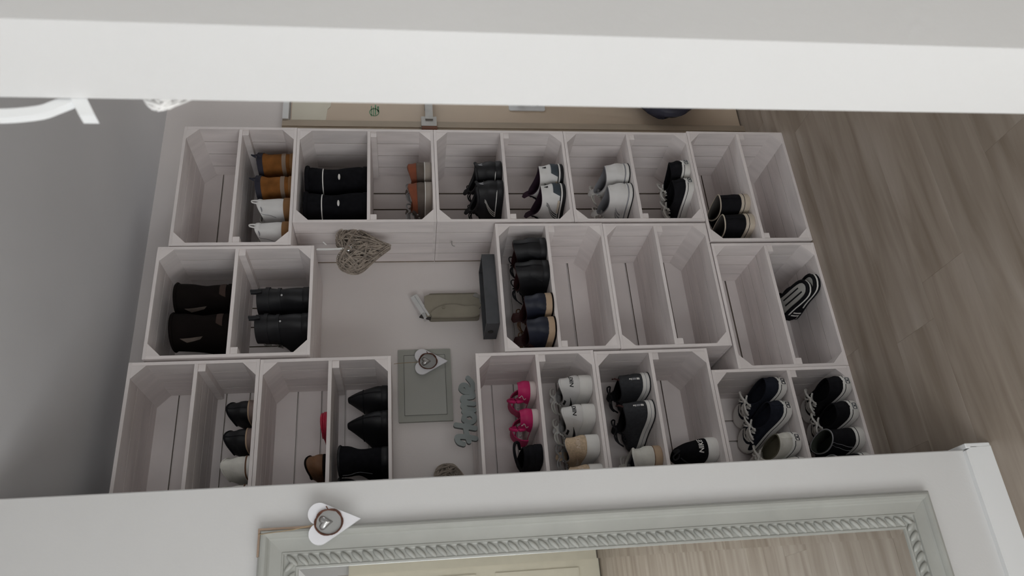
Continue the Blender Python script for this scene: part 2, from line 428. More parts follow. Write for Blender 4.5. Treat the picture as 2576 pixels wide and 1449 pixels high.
# ------------------------------------------------------------------ crates
T = .0105
EDGEW = mat('brown_slat_edge', (0.32, 0.26, 0.21), 0.85, 0.08, 20)  # darker brown for the slat edges facing the gaps
def plank_box(name, lo, hi, p, edge_faces=()):
    """painted slat; the narrow edges named in raw (axis, sign) are darker brown"""
    d = [hi[i] - lo[i] for i in range(3)]
    k = tuple(round(q, 4) for q in d) + (edge_faces,)
    if k not in BOXC:
        me = box_me(*d, WOODW, .0005).copy(); me.materials.append(EDGEW)
        for q in me.polygons:
            for ax, sg in edge_faces:
                if q.normal[ax]*sg > .9: q.material_index = 1
        BOXC[k] = me
    return link(name, BOXC[k], p, [(hi[i] + lo[i]) / 2 for i in range(3)])
def crate(label, x0, z0, W, H, shelf, lie, yoff=0, bgap=.0045, D=.30, nback=5):
    c = thing('wooden_crate', label, 'crate', (x0, yoff, z0), None, 'white wooden fruit crates of the shoe shelf')
    rows = [(.0005, .0755), (.0775, .1515), (.1535, .2285), (.2305, .2885)]
    for k, (a, b) in enumerate(rows):
        rw = ((1, 1),) if k == 0 else ((1, 1), (1, -1))
        plank_box('top_slat', (0, a, H-T), (W, b, H), c, rw)
        plank_box('bottom_slat', (0, a, 0), (W, b, T), c, rw)
        plank_box('side_slat', (0, a, T), (T, b, H-T), c, rw)
        plank_box('side_slat', (W-T, a, T), (W, b, H-T), c, rw)
        if shelf: plank_box('shelf_slat', (T, a + .0003, shelf - .0115), (W-T, b + .0003, shelf), c, rw)
    yb = .289
    if lie:
        s = H / nback
        for k in range(nback): plank_box('back_slat', (0, yb, k*s + bgap/2), (W, D-.001, (k+1)*s - bgap/2), c, ((2, 1), (2, -1)))
    else:
        cuts = [0, W-.325, W-.249, W-.173, W-.097, W]
        for a, b in zip(cuts[:-1], cuts[1:]): plank_box('back_slat', (a + (bgap/2 if a else 0), yb, 0), (b - (bgap/2 if b < W else 0), D-.001, H), c, ((0, 1), (0, -1)))
    g = .042
    for (cx, cz, sx, sz) in ((T, T, 1, 1), (W-T, T, -1, 1), (T, H-T, 1, -1), (W-T, H-T, -1, -1)):
        v, f = prism([(cx, cz), (cx + sx*g, cz), (cx, cz + sz*g)], .0015, .287)
        emit('corner_post', v, f, WOODW, c)
    if shelf:
        for a in (T, W-T-.024):
            plank_box('cleat', (a, .004, shelf - .0117 - .022), (a + .024, .27, shelf - .0117), c)
    return c
S = dict
crate('white crate with tan ankle boots and white ankle trainers, one shelf empty', -.490, 1.9075, .498, .398, 2.113-1.9075, True)
crate('upright white crate with fluffy black boots and rust-collared taupe shoes', -.402, 1.407, .408, .4995, 1.652-1.407, False, bgap=.006)
crate('upright white crate with black striped trainers and white striped trainers', -.402, .9065, .408, .4995, 1.152-.9065, False, bgap=.006)
crate('upright white crate with white laced trainers and black laced canvas shoes', -.402, .4055, .408, .4995, .655-.4055, False, bgap=.006)
crate('white crate on the floor below the door frame, holding cream-soled black high shoes', -.490, .0005, .503, .4035, .198, True)
crate('upright white crate under the ceiling with dark brown and black boots', -.897, 1.829, .402, .509, 2.088-1.829, False)
crate('white crate with black leather shoes, navy lace-ups and an empty lower shelf', -.905, .8045, .494, .395, 1.018-.8045, True, bgap=.008)
crate('completely empty white crate with a shelf in the middle of the wall', -.907, .4085, .494, .395, .612-.4085, True, bgap=.007)
crate('white crate on the floor with black and white slides', -.993, .0005, .492, .4035, .2, True, bgap=.007)
crate('white crate under the ceiling with black flats and white slip-ons', -1.405, 1.9815, .498, .393, 2.179-1.9815, True)
crate('white crate with brown shoes, a pink tip and black heeled boots', -1.405, 1.5725, .496, .408, 1.770-1.5725, True)
crate('white crate with pink sandals and white and sand-coloured trainers', -1.405, .9015, .496, .397, 1.100-.9015, True)
crate('white crate with black trainers, single white shoe and black drawcord trainer', -1.408, .5035, .494, .397, .711-.5035, True)
crate('upright white crate on the floor with navy and black canvas shoes', -1.396, .0005, .402, .5015, .233, False, bgap=.006)

# ------------------------------------------------------------------ shoes
WS_S = np.array([0, .01, .03, .07, .14, .25, .38, .5, .6, .7, .8, .88, .94, .975, 1.0])
WS_W = np.array([0, .30, .51, .68, .78, .81, .79, .83, .91, .98, 1.0, .93, .74, .50, 0])
class Last:
    def __init__(s, rings, hu=0., fu=0., sd=0.):
        s.r = np.array(rings, float); s.n = len(rings) - 1; s.hu, s.fu, s.sd = hu, fu, sd
    def ring(s, t):
        q = min(max(t, 0), 1) * s.n; i = min(int(q), s.n - 1); u = q - i; R = s.r
        p0 = R[max(i-1, 0)]; p1 = R[i]; p2 = R[i+1]; p3 = R[min(i+2, s.n)]
        m1 = (p2 - p0) / 2 if i > 0 else p2 - p1; m2 = (p3 - p1) / 2 if i + 2 <= s.n else p2 - p1
        return (2*u**3-3*u**2+1)*p1 + (u**3-2*u**2+u)*m1 + (-2*u**3+3*u**2)*p2 + (u**3-u**2)*m2
    def P(s, t, phi, off=0., shrink=0.):
        z, yb, yf, wd, e = s.ring(t); yb += shrink; yf -= shrink; wd -= shrink
        c = math.cos(phi); sn = math.sin(phi); q = (1 - c) / 2
        W = (1 - e) * np.interp(q, WS_S, WS_W) + e * abs(sn)
        k = t ** 3
        z = z + k * (s.hu * (1-q)**3 + s.fu * q**3 - s.sd * sn * sn)
        p = np.array([-math.copysign(wd * W, sn) if abs(sn) > 1e-9 else 0.0, yb + (yf - yb) * q, z])
        if off:
            a = s.P(t, phi + .04); b = s.P(t, phi - .04); c1 = s.P(min(t+.03, 1), phi); c0 = s.P(max(t-.03, 0), phi)
            n = np.cross(a - b, c1 - c0); l = np.linalg.norm(n)
            if l > 1e-12:
                n = n / l
                if np.dot(n, p - np.array([0, yb + (yf-yb)*.45, p[2] - .01])) < 0: n = -n
                p = p + n * off
        return p
    def t_of_z(s, z):
        for k in range(101):
            if s.ring(k / 100)[0] >= z: return k / 100
        return 1.0
NPH = 34
def upper_mesh(L, NT=15):
    v = []; f = []
    for i in range(NT + 1):
        for j in range(NPH): v.append(L.P(i / NT, 2 * PI * j / NPH))
    for i in range(NT):
        for j in range(NPH): f.append((i*NPH+j, i*NPH+(j+1) % NPH, (i+1)*NPH+(j+1) % NPH, (i+1)*NPH+j))
    return v, f
def lining_mesh(L, tlow=.35, th=.004):
    v = []; f = []; ts = [1.0, 1.0, .92, .8, .65, max(.5, tlow), tlow]
    for i, t in enumerate(ts):
        for j in range(NPH):
            p = L.P(t, 2 * PI * j / NPH, 0, 0 if i == 0 else th)
            if i == 0: p = L.P(1.0, 2 * PI * j / NPH)
            if i == 1: p[2] += .0015
            v.append(p)
    n = len(ts)
    for i in range(n - 1):
        for j in range(NPH): f.append((i*NPH+j, i*NPH+(j+1) % NPH, (i+1)*NPH+(j+1) % NPH, (i+1)*NPH+j))
    f.append(tuple((n-1)*NPH + j for j in range(NPH)))
    return v, f
def sole_mesh(L, h, ext=.003, heel=0.0, z0=0.0, zlow=0.0):
    z, yb, yf, wd, e = L.ring(0)
    yb -= ext; yf += ext; wd += ext
    v = []; f = []; lv = [(zlow, -.002), (zlow + .003, 0), (h - .003, 0), (h, -.002)]
    for zz, o in lv:
        for j in range(NPH):
            ph = 2*PI*j/NPH; q = (1 - math.cos(ph)) / 2; sn = math.sin(ph)
            W = np.interp(q, WS_S, WS_W)
            v.append((-math.copysign((wd+o) * W, sn), (yb-o) + (yf-yb+2*o) * q, zz))
    for i in range(3):
        for j in range(NPH): f.append((i*NPH+j, i*NPH+(j+1) % NPH, (i+1)*NPH+(j+1) % NPH, (i+1)*NPH+j))
    f.append(tuple(range(NPH-1, -1, -1))); f.append(tuple(3*NPH+j for j in range(NPH)))
    return v, f
def sole_band(L, za, zb, ext=.0042):
    z, yb, yf, wd, e = L.ring(0); yb -= ext; yf += ext; wd += ext
    v = []; f = []
    for zz, o in ((za, -.002), (za, 0), (zb, 0), (zb, -.002)):
        for j in range(NPH):
            ph = 2*PI*j/NPH; q = (1 - math.cos(ph)) / 2; sn = math.sin(ph); W = np.interp(q, WS_S, WS_W)
            v.append((-math.copysign((wd+o) * W, sn), (yb-o) + (yf-yb+2*o) * q, zz))
    for i in range(3):
        for j in range(NPH): f.append((i*NPH+j, i*NPH+(j+1) % NPH, (i+1)*NPH+(j+1) % NPH, (i+1)*NPH+j))
    return v, f
def patch(L, uv, off=.0014, nu=8, nv=6, v=None, f=None):
    """uv: four (t,phi) corners a,b,c,d bilinearly spread, lifted off the upper with thickness"""
    v = [] if v is None else v; f = [] if f is None else f; b0 = len(v)
    a, b, c, d = [np.array(q, float) for q in uv]
    for o in (off, -.0005):
        for i in range(nu + 1):
            for j in range(nv + 1):
                s, r = i / nu, j / nv
                q = (a*(1-s) + b*s) * (1-r) + (d*(1-s) + c*s) * r
                v.append(L.P(q[0], q[1], o))
    K = (nu+1)*(nv+1); I = lambda i, j: b0 + i*(nv+1) + j
    for i in range(nu):
        for j in range(nv): f.append((I(i, j), I(i+1, j), I(i+1, j+1), I(i, j+1)))
    rim = [I(i, 0) for i in range(nu+1)] + [I(nu, j) for j in range(1, nv+1)] + [I(i, nv) for i in range(nu-1, -1, -1)] + [I(0, j) for j in range(nv-1, 0, -1)]
    for i in range(len(rim)):
        p, q = rim[i], rim[(i+1) % len(rim)]; f.append((p, q, q + K, p + K))
    return v, f
def heel_text(L, s, size, tc, shear=0.25, offset=.0004, dx=0., off=.0045, vertical=False):
    v, f = text_geo(s, size, shear, offset)
    zc = L.ring(tc)[0]; out = []
    for x, y, _ in v:
        if vertical: x, y = -y, x
        t = L.t_of_z(zc + y); fr = t
        x += dx
        # find phi with wanted x on the heel
        lo, hi = -1.5, 1.5
        for _ in range(24):
            mid = (lo + hi) / 2
            if L.P(tc, mid)[0] > x: lo = mid
            else: hi = mid
        p = L.P(t, mid, off); p[2] = zc + y; p[0] = x if abs(x) < .03 else p[0]
        out.append(p)
    return out, f
def laces(L, ta, tb, n, half, r=.0022, bow=True, cross=True):
    v = []; f = []
    for k in range(n):
        t = ta + (tb - ta) * k / max(1, n - 1)
        pts = [L.P(t, PI - half + 2*half*i/6, .003 + .0015*math.sin(PI*i/6)) for i in range(7)]
        tube(pts, r, 5, False, v, f)
        if cross and k < n - 1:
            t2 = ta + (tb - ta) * (k + 1) / max(1, n - 1)
            for sg in (-1, 1):
                pts = [L.P(t + (t2-t)*i/5, PI + sg*half*(1 - 2*i/5) * .9, .0045) for i in range(6)]
                tube(pts, r*.9, 5, False, v, f)
    if bow:
        c = L.P(tb, PI, .007)
        for sg in (-1, 1):
            lp = [c, c + [sg*.018, -.004, .014], c + [sg*.038, .0, .012], c + [sg*.046, .012, -.002], c + [sg*.034, .018, .0], c + [sg*.014, .008, .004], c]
            tube(catmull(lp, 4), r, 5, False, v, f)
            en = [c, c + [sg*.012, .018, .008], c + [sg*.030, .034, -.006], c + [sg*.040, .044, -.024]]
            tube(catmull(en, 4), r, 5, False, v, f)
        tube([c + [-.006, 0, .002], c + [.006, 0, .002]], r*2.2, 6, False, v, f)
    return v, f
def tongue_geo(L, ta, half, up=.03, lean=.012):
    v = []; f = []; cols = 7; rowsn = 6
    for side in (.0010, -.003):
        for i in range(rowsn + 1):
            s = i / rowsn
            for j in range(cols):
                ph = PI - half + 2*half*j/(cols-1)
                t = min(1.0, ta + (1-ta) * s * 1.4)
                p = L.P(t, ph, side)
                ex = max(0, ta + (1-ta)*s*1.4 - 1) / max(1e-6, (1-ta)*.4)
                p = p + np.array([0, lean*ex, up*ex - .004*ex*abs(j-3)/3])
                v.append(p)
    K = (rowsn+1)*cols
    for b in (0, K):
        for i in range(rowsn):
            for j in range(cols-1): f.append((b+i*cols+j, b+i*cols+j+1, b+(i+1)*cols+j+1, b+(i+1)*cols+j))
    for j in range(cols-1): f.append((rowsn*cols+j, rowsn*cols+j+1, K+rowsn*cols+j+1, K+rowsn*cols+j))
    for i in range(rowsn):
        for j in (0, cols-1): f.append((i*cols+j, (i+1)*cols+j, K+(i+1)*cols+j, K+i*cols+j))
    return v, f
def arch(y0, y1, hw, h, zb, th=.003, skew=0., n=14, a0=0., a1=PI):
    v = []; f = []
    for o in (0, th):
        for y in (y0, y1):
            for i in range(n+1):
                a = a0 + (a1-a0)*i/n
                v.append(((hw+o)*math.cos(a), y + skew*math.sin(a), zb + (h+o)*math.sin(a)))
    K = n+1
    for i in range(n):
        f += [(i, i+1, K+i+1, K+i), (2*K+i, 2*K+i+1, 3*K+i+1, 3*K+i), (i, i+1, 2*K+i+1, 2*K+i), (K+i, K+i+1, 3*K+i+1, 3*K+i)]
    f += [(0, K, 3*K, 2*K), (n, K+n, 3*K+n, 2*K+n)]
    return v, f

def low(hs=1.0, Ln=.270, sole=.024, wd=.046, top=.092, vamp=0.):
    if not vamp: Ln = min(Ln, .272)
    wd = wd * .93; k = (top - sole)
    z = lambda q: sole + q * k
    return [(z(0), .004, Ln-.003, wd, 0), (z(.18), .001, Ln-.004, wd+.001, .05), (z(.33), .000, Ln-.014, wd, .12), (z(.45), .001, Ln-.040-.25*vamp, wd-.001, .28),
            (z(.57), .004, Ln-.084-.6*vamp, wd-.004, .55), (z(.77), .007, Ln-.113-.9*vamp, wd-.006, .85), (z(1), .006, Ln-.125-vamp, wd-.008, 1)]
def boot(h, sole=.022, Ln=.255, wd=.046, top=.125, tw=.043, bk=0.):
    Ln = min(Ln, .257); wd = wd * .95
    return [(sole, .003, Ln-.003, wd, 0), (sole+.018, .001, Ln-.006, wd+.001, .1), (sole+.035, 0, Ln-.028, wd-.001, .3), (sole+.052, 0, Ln-.070, wd-.004, .6),
            (sole+.075, .002+bk*.3, top+.025, wd-.005, .85), (sole+.075+(h-sole-.075)*.45, bk*.6, top+.008, tw-.001, 1), (h, bk, top, tw, 1)]

def base_shoe(root, L, um, lm, sm, soleh, soleext=.003, lining=True, tlow=.4):
    v, f = upper_mesh(L); emit('upper', v, f, um, root, True, auto=70)
    if lining:
        v, f = lining_mesh(L, tlow); emit('lining', v, f, lm, root, True, auto=50)
    v, f = sole_mesh(L, soleh, soleext); return emit('sole', v, f, sm, root, True, auto=35)
def P_(root, name, mt, geo, auto=60): return emit(name, geo[0], geo[1], mt, root, True, auto=auto)
def many(L, quads, off=.0014, nu=6, nv=5):
    v = []; f = []
    for q in quads: patch(L, q, off, nu, nv, v, f)
    return v, f
def stripes3(L, c, w, gap, t0=.05, t1=.8, slant=.28):
    """three slanted bars on both sides"""
    out = []
    for sg in (1, -1):
        for k in range(3):
            p = c + (k-1) * gap
            q = [(t0, p + slant), (t1, p), (t1, p + w), (t0, p + w + slant)]
            if sg < 0: q = [(a, 2*PI - b) for a, b in q]
            out.append(q)
    return out
def canvas(root, um, lace, cap=RUB, sole=RUB, top=.077, lab=BLUEH, line=LACEK, with_laces=True, bow=True, Ln=.285, liningm=None):
    L = Last(low(top=top, sole=.030, Ln=Ln, wd=.046, vamp=.022), hu=.004, fu=-.006, sd=.009)
    sl = base_shoe(root, L, um, liningm or um, sole, .0335, .0035)
    P_(sl, 'sole_stripe', line, sole_band(L, .0235, .0258))
    P_(root, 'toe_cap', cap, patch(L, [(.0, PI-.95), (.53, PI-.66), (.53, PI+.66), (.0, PI+.95)], .0018, 8, 12))
    # heel label
    z, yb, yf, wd, e = L.ring(0)
    hl = []; ff = []
    for o in (.0048, .002):
        for zz in (.007, .0275):
            for j in range(9):
                x = -.0125 + .025*j/8
                s = np.interp(abs(x)/(wd+.003), WS_W[:5], WS_S[:5])
                hl.append((x, yb - .003 - o + .002 + s*(yf-yb), zz))
    for j in range(8):
        ff += [(j, j+1, 10+j, 9+j), (18+j, 19+j, 28+j, 27+j), (j, j+1, 19+j, 18+j), (9+j, 10+j, 28+j, 27+j)]
    lb = P_(root, 'heel_label', RUB, (hl, ff))
    star = []
    for k in range(10):
        a = PI/2 + k*PI/5; r = .0042 if k % 2 == 0 else .0018
        star.append((r*math.cos(a), .0172 + r*math.sin(a)))
    v, f = prism(star, yb-.0072, yb-.0055); emit('star', v, f, lab, lb)
    boxes('lettering', [((-.009, yb-.0066, .010), (.009, yb-.005, .0122)), ((-.009, yb-.0066, .0225), (.009, yb-.005, .0245)),
                        ((-.0108, yb-.0064, .010), (-.0100, yb-.0045, .0245)), ((.0100, yb-.0064, .010), (.0108, yb-.0045, .0245))], lab, lb)
    P_(root, 'heel_strip', um, patch(L, [(0, -.10), (.97, -.10), (.97, .10), (0, .10)], .0012, 8, 3))
    P_(root, 'tongue', um if um is not WHTC else WHTC, tongue_geo(L, .62, .40, .014, .020))
    if with_laces: P_(root, 'laces', lace, laces(L, .59, .98, 5, .55, .0034, bow))
    ey = many(L, [[(.52, PI-.70), (.99, PI-.85), (.99, PI-.52), (.52, PI-.45)], [(.52, PI+.45), (.99, PI+.52), (.99, PI+.85), (.52, PI+.70)]], .0011)
    P_(root, 'eyelet_stay', um, ey)
    return L
def trainer(root, um, lm, sm, top=.095, sole=.026, lace=None, tongue=None, Ln=.265, fu=-.006, hu=.010, tlow=.4, wd=.048, bow=False, nl=5):
    L = Last(low(top=top, sole=sole, Ln=Ln, wd=wd), hu=hu, fu=fu, sd=.012)
    sl = base_shoe(root, L, um, lm, sm, sole + .002, .0035, tlow=tlow)
    if tongue: P_(root, 'tongue', tongue, tongue_geo(L, .6, .40, .022, .016))
    if lace: P_(root, 'laces', lace, laces(L, .55, .96, nl, .5, .003, bow))
    return L, sl

# --- styles -------------------------------------------------
def s_tan_boot(r):
    L = Last(boot(.135, .018, top=.13, tw=.046), sd=.004)
    base_shoe(r, L, TAN, CUFF, TANS, .019)
    P_(r, 'welt_band', TANG, patch(L, [(.13, -1.9), (.27, -1.9), (.27, 1.9), (.13, 1.9)], .0016, 4, 20))
    P_(r, 'cuff', CUFF, patch(L, [(.86, -2.9), (1, -2.9), (1, 2.9), (.86, 2.9)], .002, 3, 30))
    P_(r, 'pull_tab', CUFF, tube([L.P(.9, 0, .002), L.P(.97, 0, .012), L.P(1., 0, .012) + [0, 0, .015], L.P(1., 0, .0) + [0, 0, .004]], .004, 6))
    P_(r, 'laces', LACEK, laces(L, .5, .9, 4, .5))
def s_white_ankle(r):
    L = Last(boot(.108, .026, Ln=.27, top=.135, tw=.040), hu=.014, sd=.010, fu=.012)
    base_shoe(r, L, WHT, WHT, TANS, .030, .004)
    P_(r, 'collar_loop', WHT, tube(catmull([L.P(.92, .15, .002), L.P(1, .12, .004) + [0, -.004, .012], L.P(1, -.05, .004) + [0, -.002, .014], L.P(.94, -.15, .002)], 5), .0028, 6))
    v, f = [], []
    for k, (t, p) in enumerate(((.72, .55),)):
        c = L.P(t, p, .002); n = 18
        ring = [L.P(t + .06*math.cos(2*PI*i/n), p + .16*math.sin(2*PI*i/n), .0025) for i in range(n)]
        tube(ring, .0012, 5, True, v, f)
        tube([L.P(t-.03, p, .0025), L.P(t+.03, p, .0025)], .0011, 5, False, v, f)
    P_(r, 'round_logo', GREYS, (v, f))
    P_(r, 'side_seam', GREYS, patch(L, [(.3, .9), (.95, .86), (.95, .885), (.3, .93)], .0009, 8, 1))
    P_(r, 'laces', LACEW, laces(L, .5, .9, 4, .5))
def s_fluffy(r):
    L = Last([(.016, .002, .26, .054, .1), (.03, 0, .262, .056, .15), (.06, .0, .245, .054, .35), (.085, .004, .205, .052, .6), (.12, .012, .165, .050, .9), (.16, .014, .145, .052, 1), (.20, .006, .15, .056, 1), (.222, .010, .145, .054, 1)])
    base_shoe(r, L, BLKS, BLKS, BLKS, .018)
    P_(r, 'white_piping', RUB, patch(L, [(.715, -1.5), (.728, -1.5), (.728, 1.5), (.715, 1.5)], .0016, 2, 22))
    c = L.P(.50, .25, .003)
    pts = [L.P(.50, .25 - .16 + .32*i/6, .003) for i in range(7)]
    P_(r, 'white_toggle', RUB, tube(pts, [.002, .0036, .0045, .0048, .0045, .0036, .002], 8))
    P_(r, 'top_cuff', BLKS, tube([L.P(.98, 2*PI*j/30, .002) for j in range(30)], .008, 8, True))
def s_rust(r):
    L, sl = trainer(r, TAUPE, RUSTL, STONE, top=.082, sole=.025, lace=LACEG, tongue=TAUPE, bow=True, nl=4, hu=.006)
    P_(r, 'rust_collar', RUSTL, patch(L, [(.60, -1.75), (.99, -1.9), (.99, 1.9), (.60, 1.75)], .0022, 6, 26))
    P_(sl, 'welt_line', RUB, sole_band(L, .0235, .026))
    P_(r, 'eyelet_stay', TAUPE, many(L, [[(.38, PI-.7), (.95, PI-.8), (.95, PI-.5), (.38, PI-.42)], [(.38, PI+.42), (.95, PI+.5), (.95, PI+.8), (.38, PI+.7)]]))
    v, f = [], []
    for t, p in ((.45, 1.7), (.62, 1.75)):
        c = L.P(t, p, .002); d = L.P(t, p, .004); tube([c, d], .0032, 8, False, v, f)
    P_(r, 'eyelets', CHROME, (v, f))
def s_black_stripe(r):
    L, sl = trainer(r, BLK, BLKF, BLK, top=.104, sole=.022, tongue=BLK, fu=.014, hu=-.002, wd=.050)
    for q in stripes3(L, 1.18, .026, .07, .06, .72, .34): P_(r, 'stripe', RUB, patch(L, q))
    P_(r, 'heel_print', GREYS, many(L, [[(.74, -.16), (.90, -.05), (.90, .0), (.74, -.09)], [(.74, .05), (.86, .0), (.86, .06), (.74, .12)]]))
    P_(r, 'sole_piping', RUB, patch(L, [(.03, .4), (.06, .55), (.06, 1.6), (.03, 1.6)], .0016, 2, 14))
    P_(r, 'padded_collar', BLK, tube([L.P(1, .35 + (2*PI-.7)*j/40) for j in range(41)], .006, 6))
    P_(r, 'laces', LACEK, laces(L, .45, .92, 5, .5))
def s_white_stripe(r):
    L, sl = trainer(r, WHT, PURP, BLK, top=.100, sole=.020, tongue=PURP, fu=.020, hu=-.006, lace=LACEK, wd=.050)
    P_(r, 'heel_tab', BLUEH, patch(L, [(.02, -.62), (.38, -.50), (.38, .42), (.02, .55)], .0018, 5, 12))
    for q in stripes3(L, 1.22, .030, .075, .06, .78, .26): P_(r, 'stripe', LACEK, patch(L, q))
    P_(r, 'heel_mark', LACEK, many(L, [[(.70, -.10), (.86, -.02), (.86, .04), (.70, -.03)], [(.70, .04), (.80, .02), (.80, .08), (.70, .10)]]))
    P_(r, 'cream_panel', RUBC, patch(L, [(.0, .8), (.10, .8), (.10, 1.35), (.0, 1.35)], .0017, 2, 8))
    P_(r, 'white_foxing', RUB, sole_band(L, .013, .0185))
def s_white_lace(r):
    L, sl = trainer(r, WHT, GREYS, RUB, top=.100, sole=.024, tongue=WHT, lace=LACEW, fu=.016, hu=-.004, bow=True, wd=.050)
    P_(sl, 'silver_band', GREYS, sole_band(L, .0165, .0225))
    P_(sl, 'outsole', LACEK, sole_band(L, .0005, .004, .0046))
    for q in stripes3(L, 1.42, .05, .11, .16, .58, .12): P_(r, 'stripe', GREYS, patch(L, q))
    P_(r, 'heel_panel', WHT, patch(L, [(.02, -.5), (.95, -.38), (.95, .38), (.02, .5)], .0018, 8, 8))
def s_black_canvas_white(r): canvas(r, BLKF, LACEW)
def s_slip(r):
    L = Last(boot(.122, .032, top=.125, tw=.038, Ln=.257, wd=.047), hu=.0, fu=.006, sd=.008)
    sl = base_shoe(r, L, BLKF, mat('grey_lining', (.12, .11, .10), .9), RUBC, .0355, .0035)
    P_(sl, 'sole_stripe', LACEK, sole_band(L, .0225, .0248))
    P_(r, 'collar_edge', RUBC, tube([L.P(1, 2*PI*j/36, .0005) for j in range(36)], .0024, 6, True))
    P_(r, 'back_strip', BLKF, patch(L, [(.05, -.12), (.98, -.12), (.98, .12), (.05, .12)], .0016, 8, 3))
    P_(r, 'laces', LACEK, laces(L, .45, .95, 5, .5, .0024, False))
def s_dark_boot(r):
    L = Last(boot(.195, .020, top=.15, tw=.050, bk=-.004), hu=-.004, fu=.006)
    base_shoe(r, L, DBRN, DBRN, DBRN, .022)
    P_(r, 'heel_counter', mat('dull_brown_patch', (.035, .018, .013), .8), patch(L, [(.06, -.42), (.24, -.30), (.24, .30), (.06, .42)], .0016, 4, 6))
    P_(r, 'side_gusset', TAUPE, patch(L, [(.66, 1.15), (.90, 1.20), (.84, 1.42), (.70, 1.30)], .001, 8, 3))
    P_(r, 'shaft_fold', DBRN, tube([L.P(.98, 2*PI*j/30, .001) for j in range(30)], .0045, 6, True))
def s_buckle_boot(r):
    L = Last(boot(.175, .024, top=.122, tw=.044, bk=.006), hu=0, fu=0)
    base_shoe(r, L, BLK, BLKF, BLK, .026)
    tb = L.P(.97, -.1, .004)
    P_(r, 'pull_tab', BLK, tube([tb + [0, 0, -.01], tb + [0, 0, .026], tb + [0, .006, .026], tb + [0, .008, -.006]], .0075, 6))
    st = []
    for t in (.66, .84): st.append([(t, -2.8), (t+.055, -2.8), (t+.055, 2.8), (t, 2.8)])
    P_(r, 'strap', BLK, many(L, [st[0]], .004, 2, 30)); P_(r, 'strap', BLK, many(L, [st[1]], .004, 2, 30))
    for t in (.66, .84):
        q = [L.P(t-.015, 1.9, .006), L.P(t+.07, 1.9, .006), L.P(t+.07, 2.35, .006), L.P(t-.015, 2.35, .006)]
        P_(r, 'buckle', STEEL, tube(q, .0018, 6, True))
    P_(r, 'stud', CHROME, tube([L.P(.62, .25, .001), L.P(.62, .25, .005)], .0035, 8))
def s_dress(r):
    L = Last(low(top=.118, sole=.022, Ln=.258, wd=.056), hu=.004, fu=-.006, sd=.016)
    base_shoe(r, L, BLK, WINE, BLK, .024, .003)
    P_(r, 'heel_counter', BLK, patch(L, [(.02, -.8), (.55, -.55), (.55, .55), (.02, .8)], .0018, 6, 10))
    P_(r, 'back_seam', BLKF, patch(L, [(.05, -.03), (.98, -.02), (.98, .02), (.05, .03)], .0024, 8, 2))
    P_(r, 'laces', LACEK, laces(L, .5, .9, 4, .45))
def boxes_geo(lst):
    v = []; f = []
    for lo, hi in lst:
        n = len(v)
        for z in (lo[2], hi[2]): v += [(lo[0], lo[1], z), (hi[0], lo[1], z), (hi[0], hi[1], z), (lo[0], hi[1], z)]
        f += [(n, n+3, n+2, n+1), (n+4, n+5, n+6, n+7)] + [(n+i, n+(i+1) % 4, n+4+(i+1) % 4, n+4+i) for i in range(4)]
    return v, f
def s_navy_lace(r):
    L = Last(low(top=.098, sole=.026, Ln=.26, wd=.050), hu=.004, fu=.004, sd=.010)
    sl = base_shoe(r, L, NAVYL, WINE, GUM, .028, .0035)
    P_(sl, 'outsole', DBRN, sole_band(L, .0005, .006, .0046))
    P_(r, 'tongue', WINE, tongue_geo(L, .42, .5, .030, .008))
    P_(r, 'laces', BRN, laces(L, .42, .92, 5, .5, .002, True))
    P_(r, 'wine_quarter', WINE, many(L, [[(.45, PI-1.35), (.98, PI-1.5), (.98, PI-.5), (.45, PI-.45)], [(.45, PI+.45), (.98, PI+.5), (.98, PI+1.5), (.45, PI+1.35)]], .0016))
    P_(r, 'heel_panel', NAVYL, patch(L, [(.02, -.55), (.70, -.40), (.70, .40), (.02, .55)], .0018, 6, 8))
def s_black_flat(r):
    L = Last(low(top=.078, sole=.022, Ln=.255, wd=.043), hu=.008, fu=0, sd=.010)
    sl = base_shoe(r, L, BLK, BLKF, MAUVE, .024, .003)
    P_(sl, 'welt_line', GUM, sole_band(L, .019, .0225))
    P_(r, 'collar_binding', BLKF, tube([L.P(1, 2*PI*j/36) for j in range(36)], .003, 6, True))
    P_(r, 'back_seam', BLKF, patch(L, [(.05, -.03), (.98, -.03), (.98, .03), (.05, .03)], .0018, 8, 2))
def s_white_slip(r):
    L = Last(low(top=.082, sole=.020, Ln=.255, wd=.043), hu=.006, fu=.006, sd=.010)
    sl = base_shoe(r, L, WHTC, WHTC, RUB, .023, .003)
    P_(sl, 'brown_welt', BRN, sole_band(L, .014, .0185))
    P_(r, 'heel_panel', WHTC, patch(L, [(.02, -.5), (.98, -.35), (.98, .35), (.02, .5)], .0018, 8, 8))
    P_(r, 'collar_binding', WHTC, tube([L.P(1, 2*PI*j/36) for j in range(36)], .0028, 6, True))
def s_brown(r):
    L = Last(low(top=.060, sole=.012, Ln=.265, wd=.043), hu=.004, fu=.004, sd=.010)
    base_shoe(r, L, BRN, BLKF, DBRN, .014, .002)
    P_(r, 'collar_binding', DBRN, tube([L.P(1, 2*PI*j/36) for j in range(36)], .0032, 6, True))
    P_(r, 'heel_panel', BRN, patch(L, [(.02, -.5), (.85, -.4), (.85, .4), (.02, .5)], .0018, 8, 8))
def s_red_tip(r):
    L = Last(low(top=.019, sole=.006, Ln=.235, wd=.046), hu=.0, fu=.004, sd=.004)
    base_shoe(r, L, PINKD, PINKD, PINKD, .008, .002)
    P_(r, 'collar_binding', PINKD, tube([L.P(1, 2*PI*j/36) for j in range(36)], .0028, 6, True))
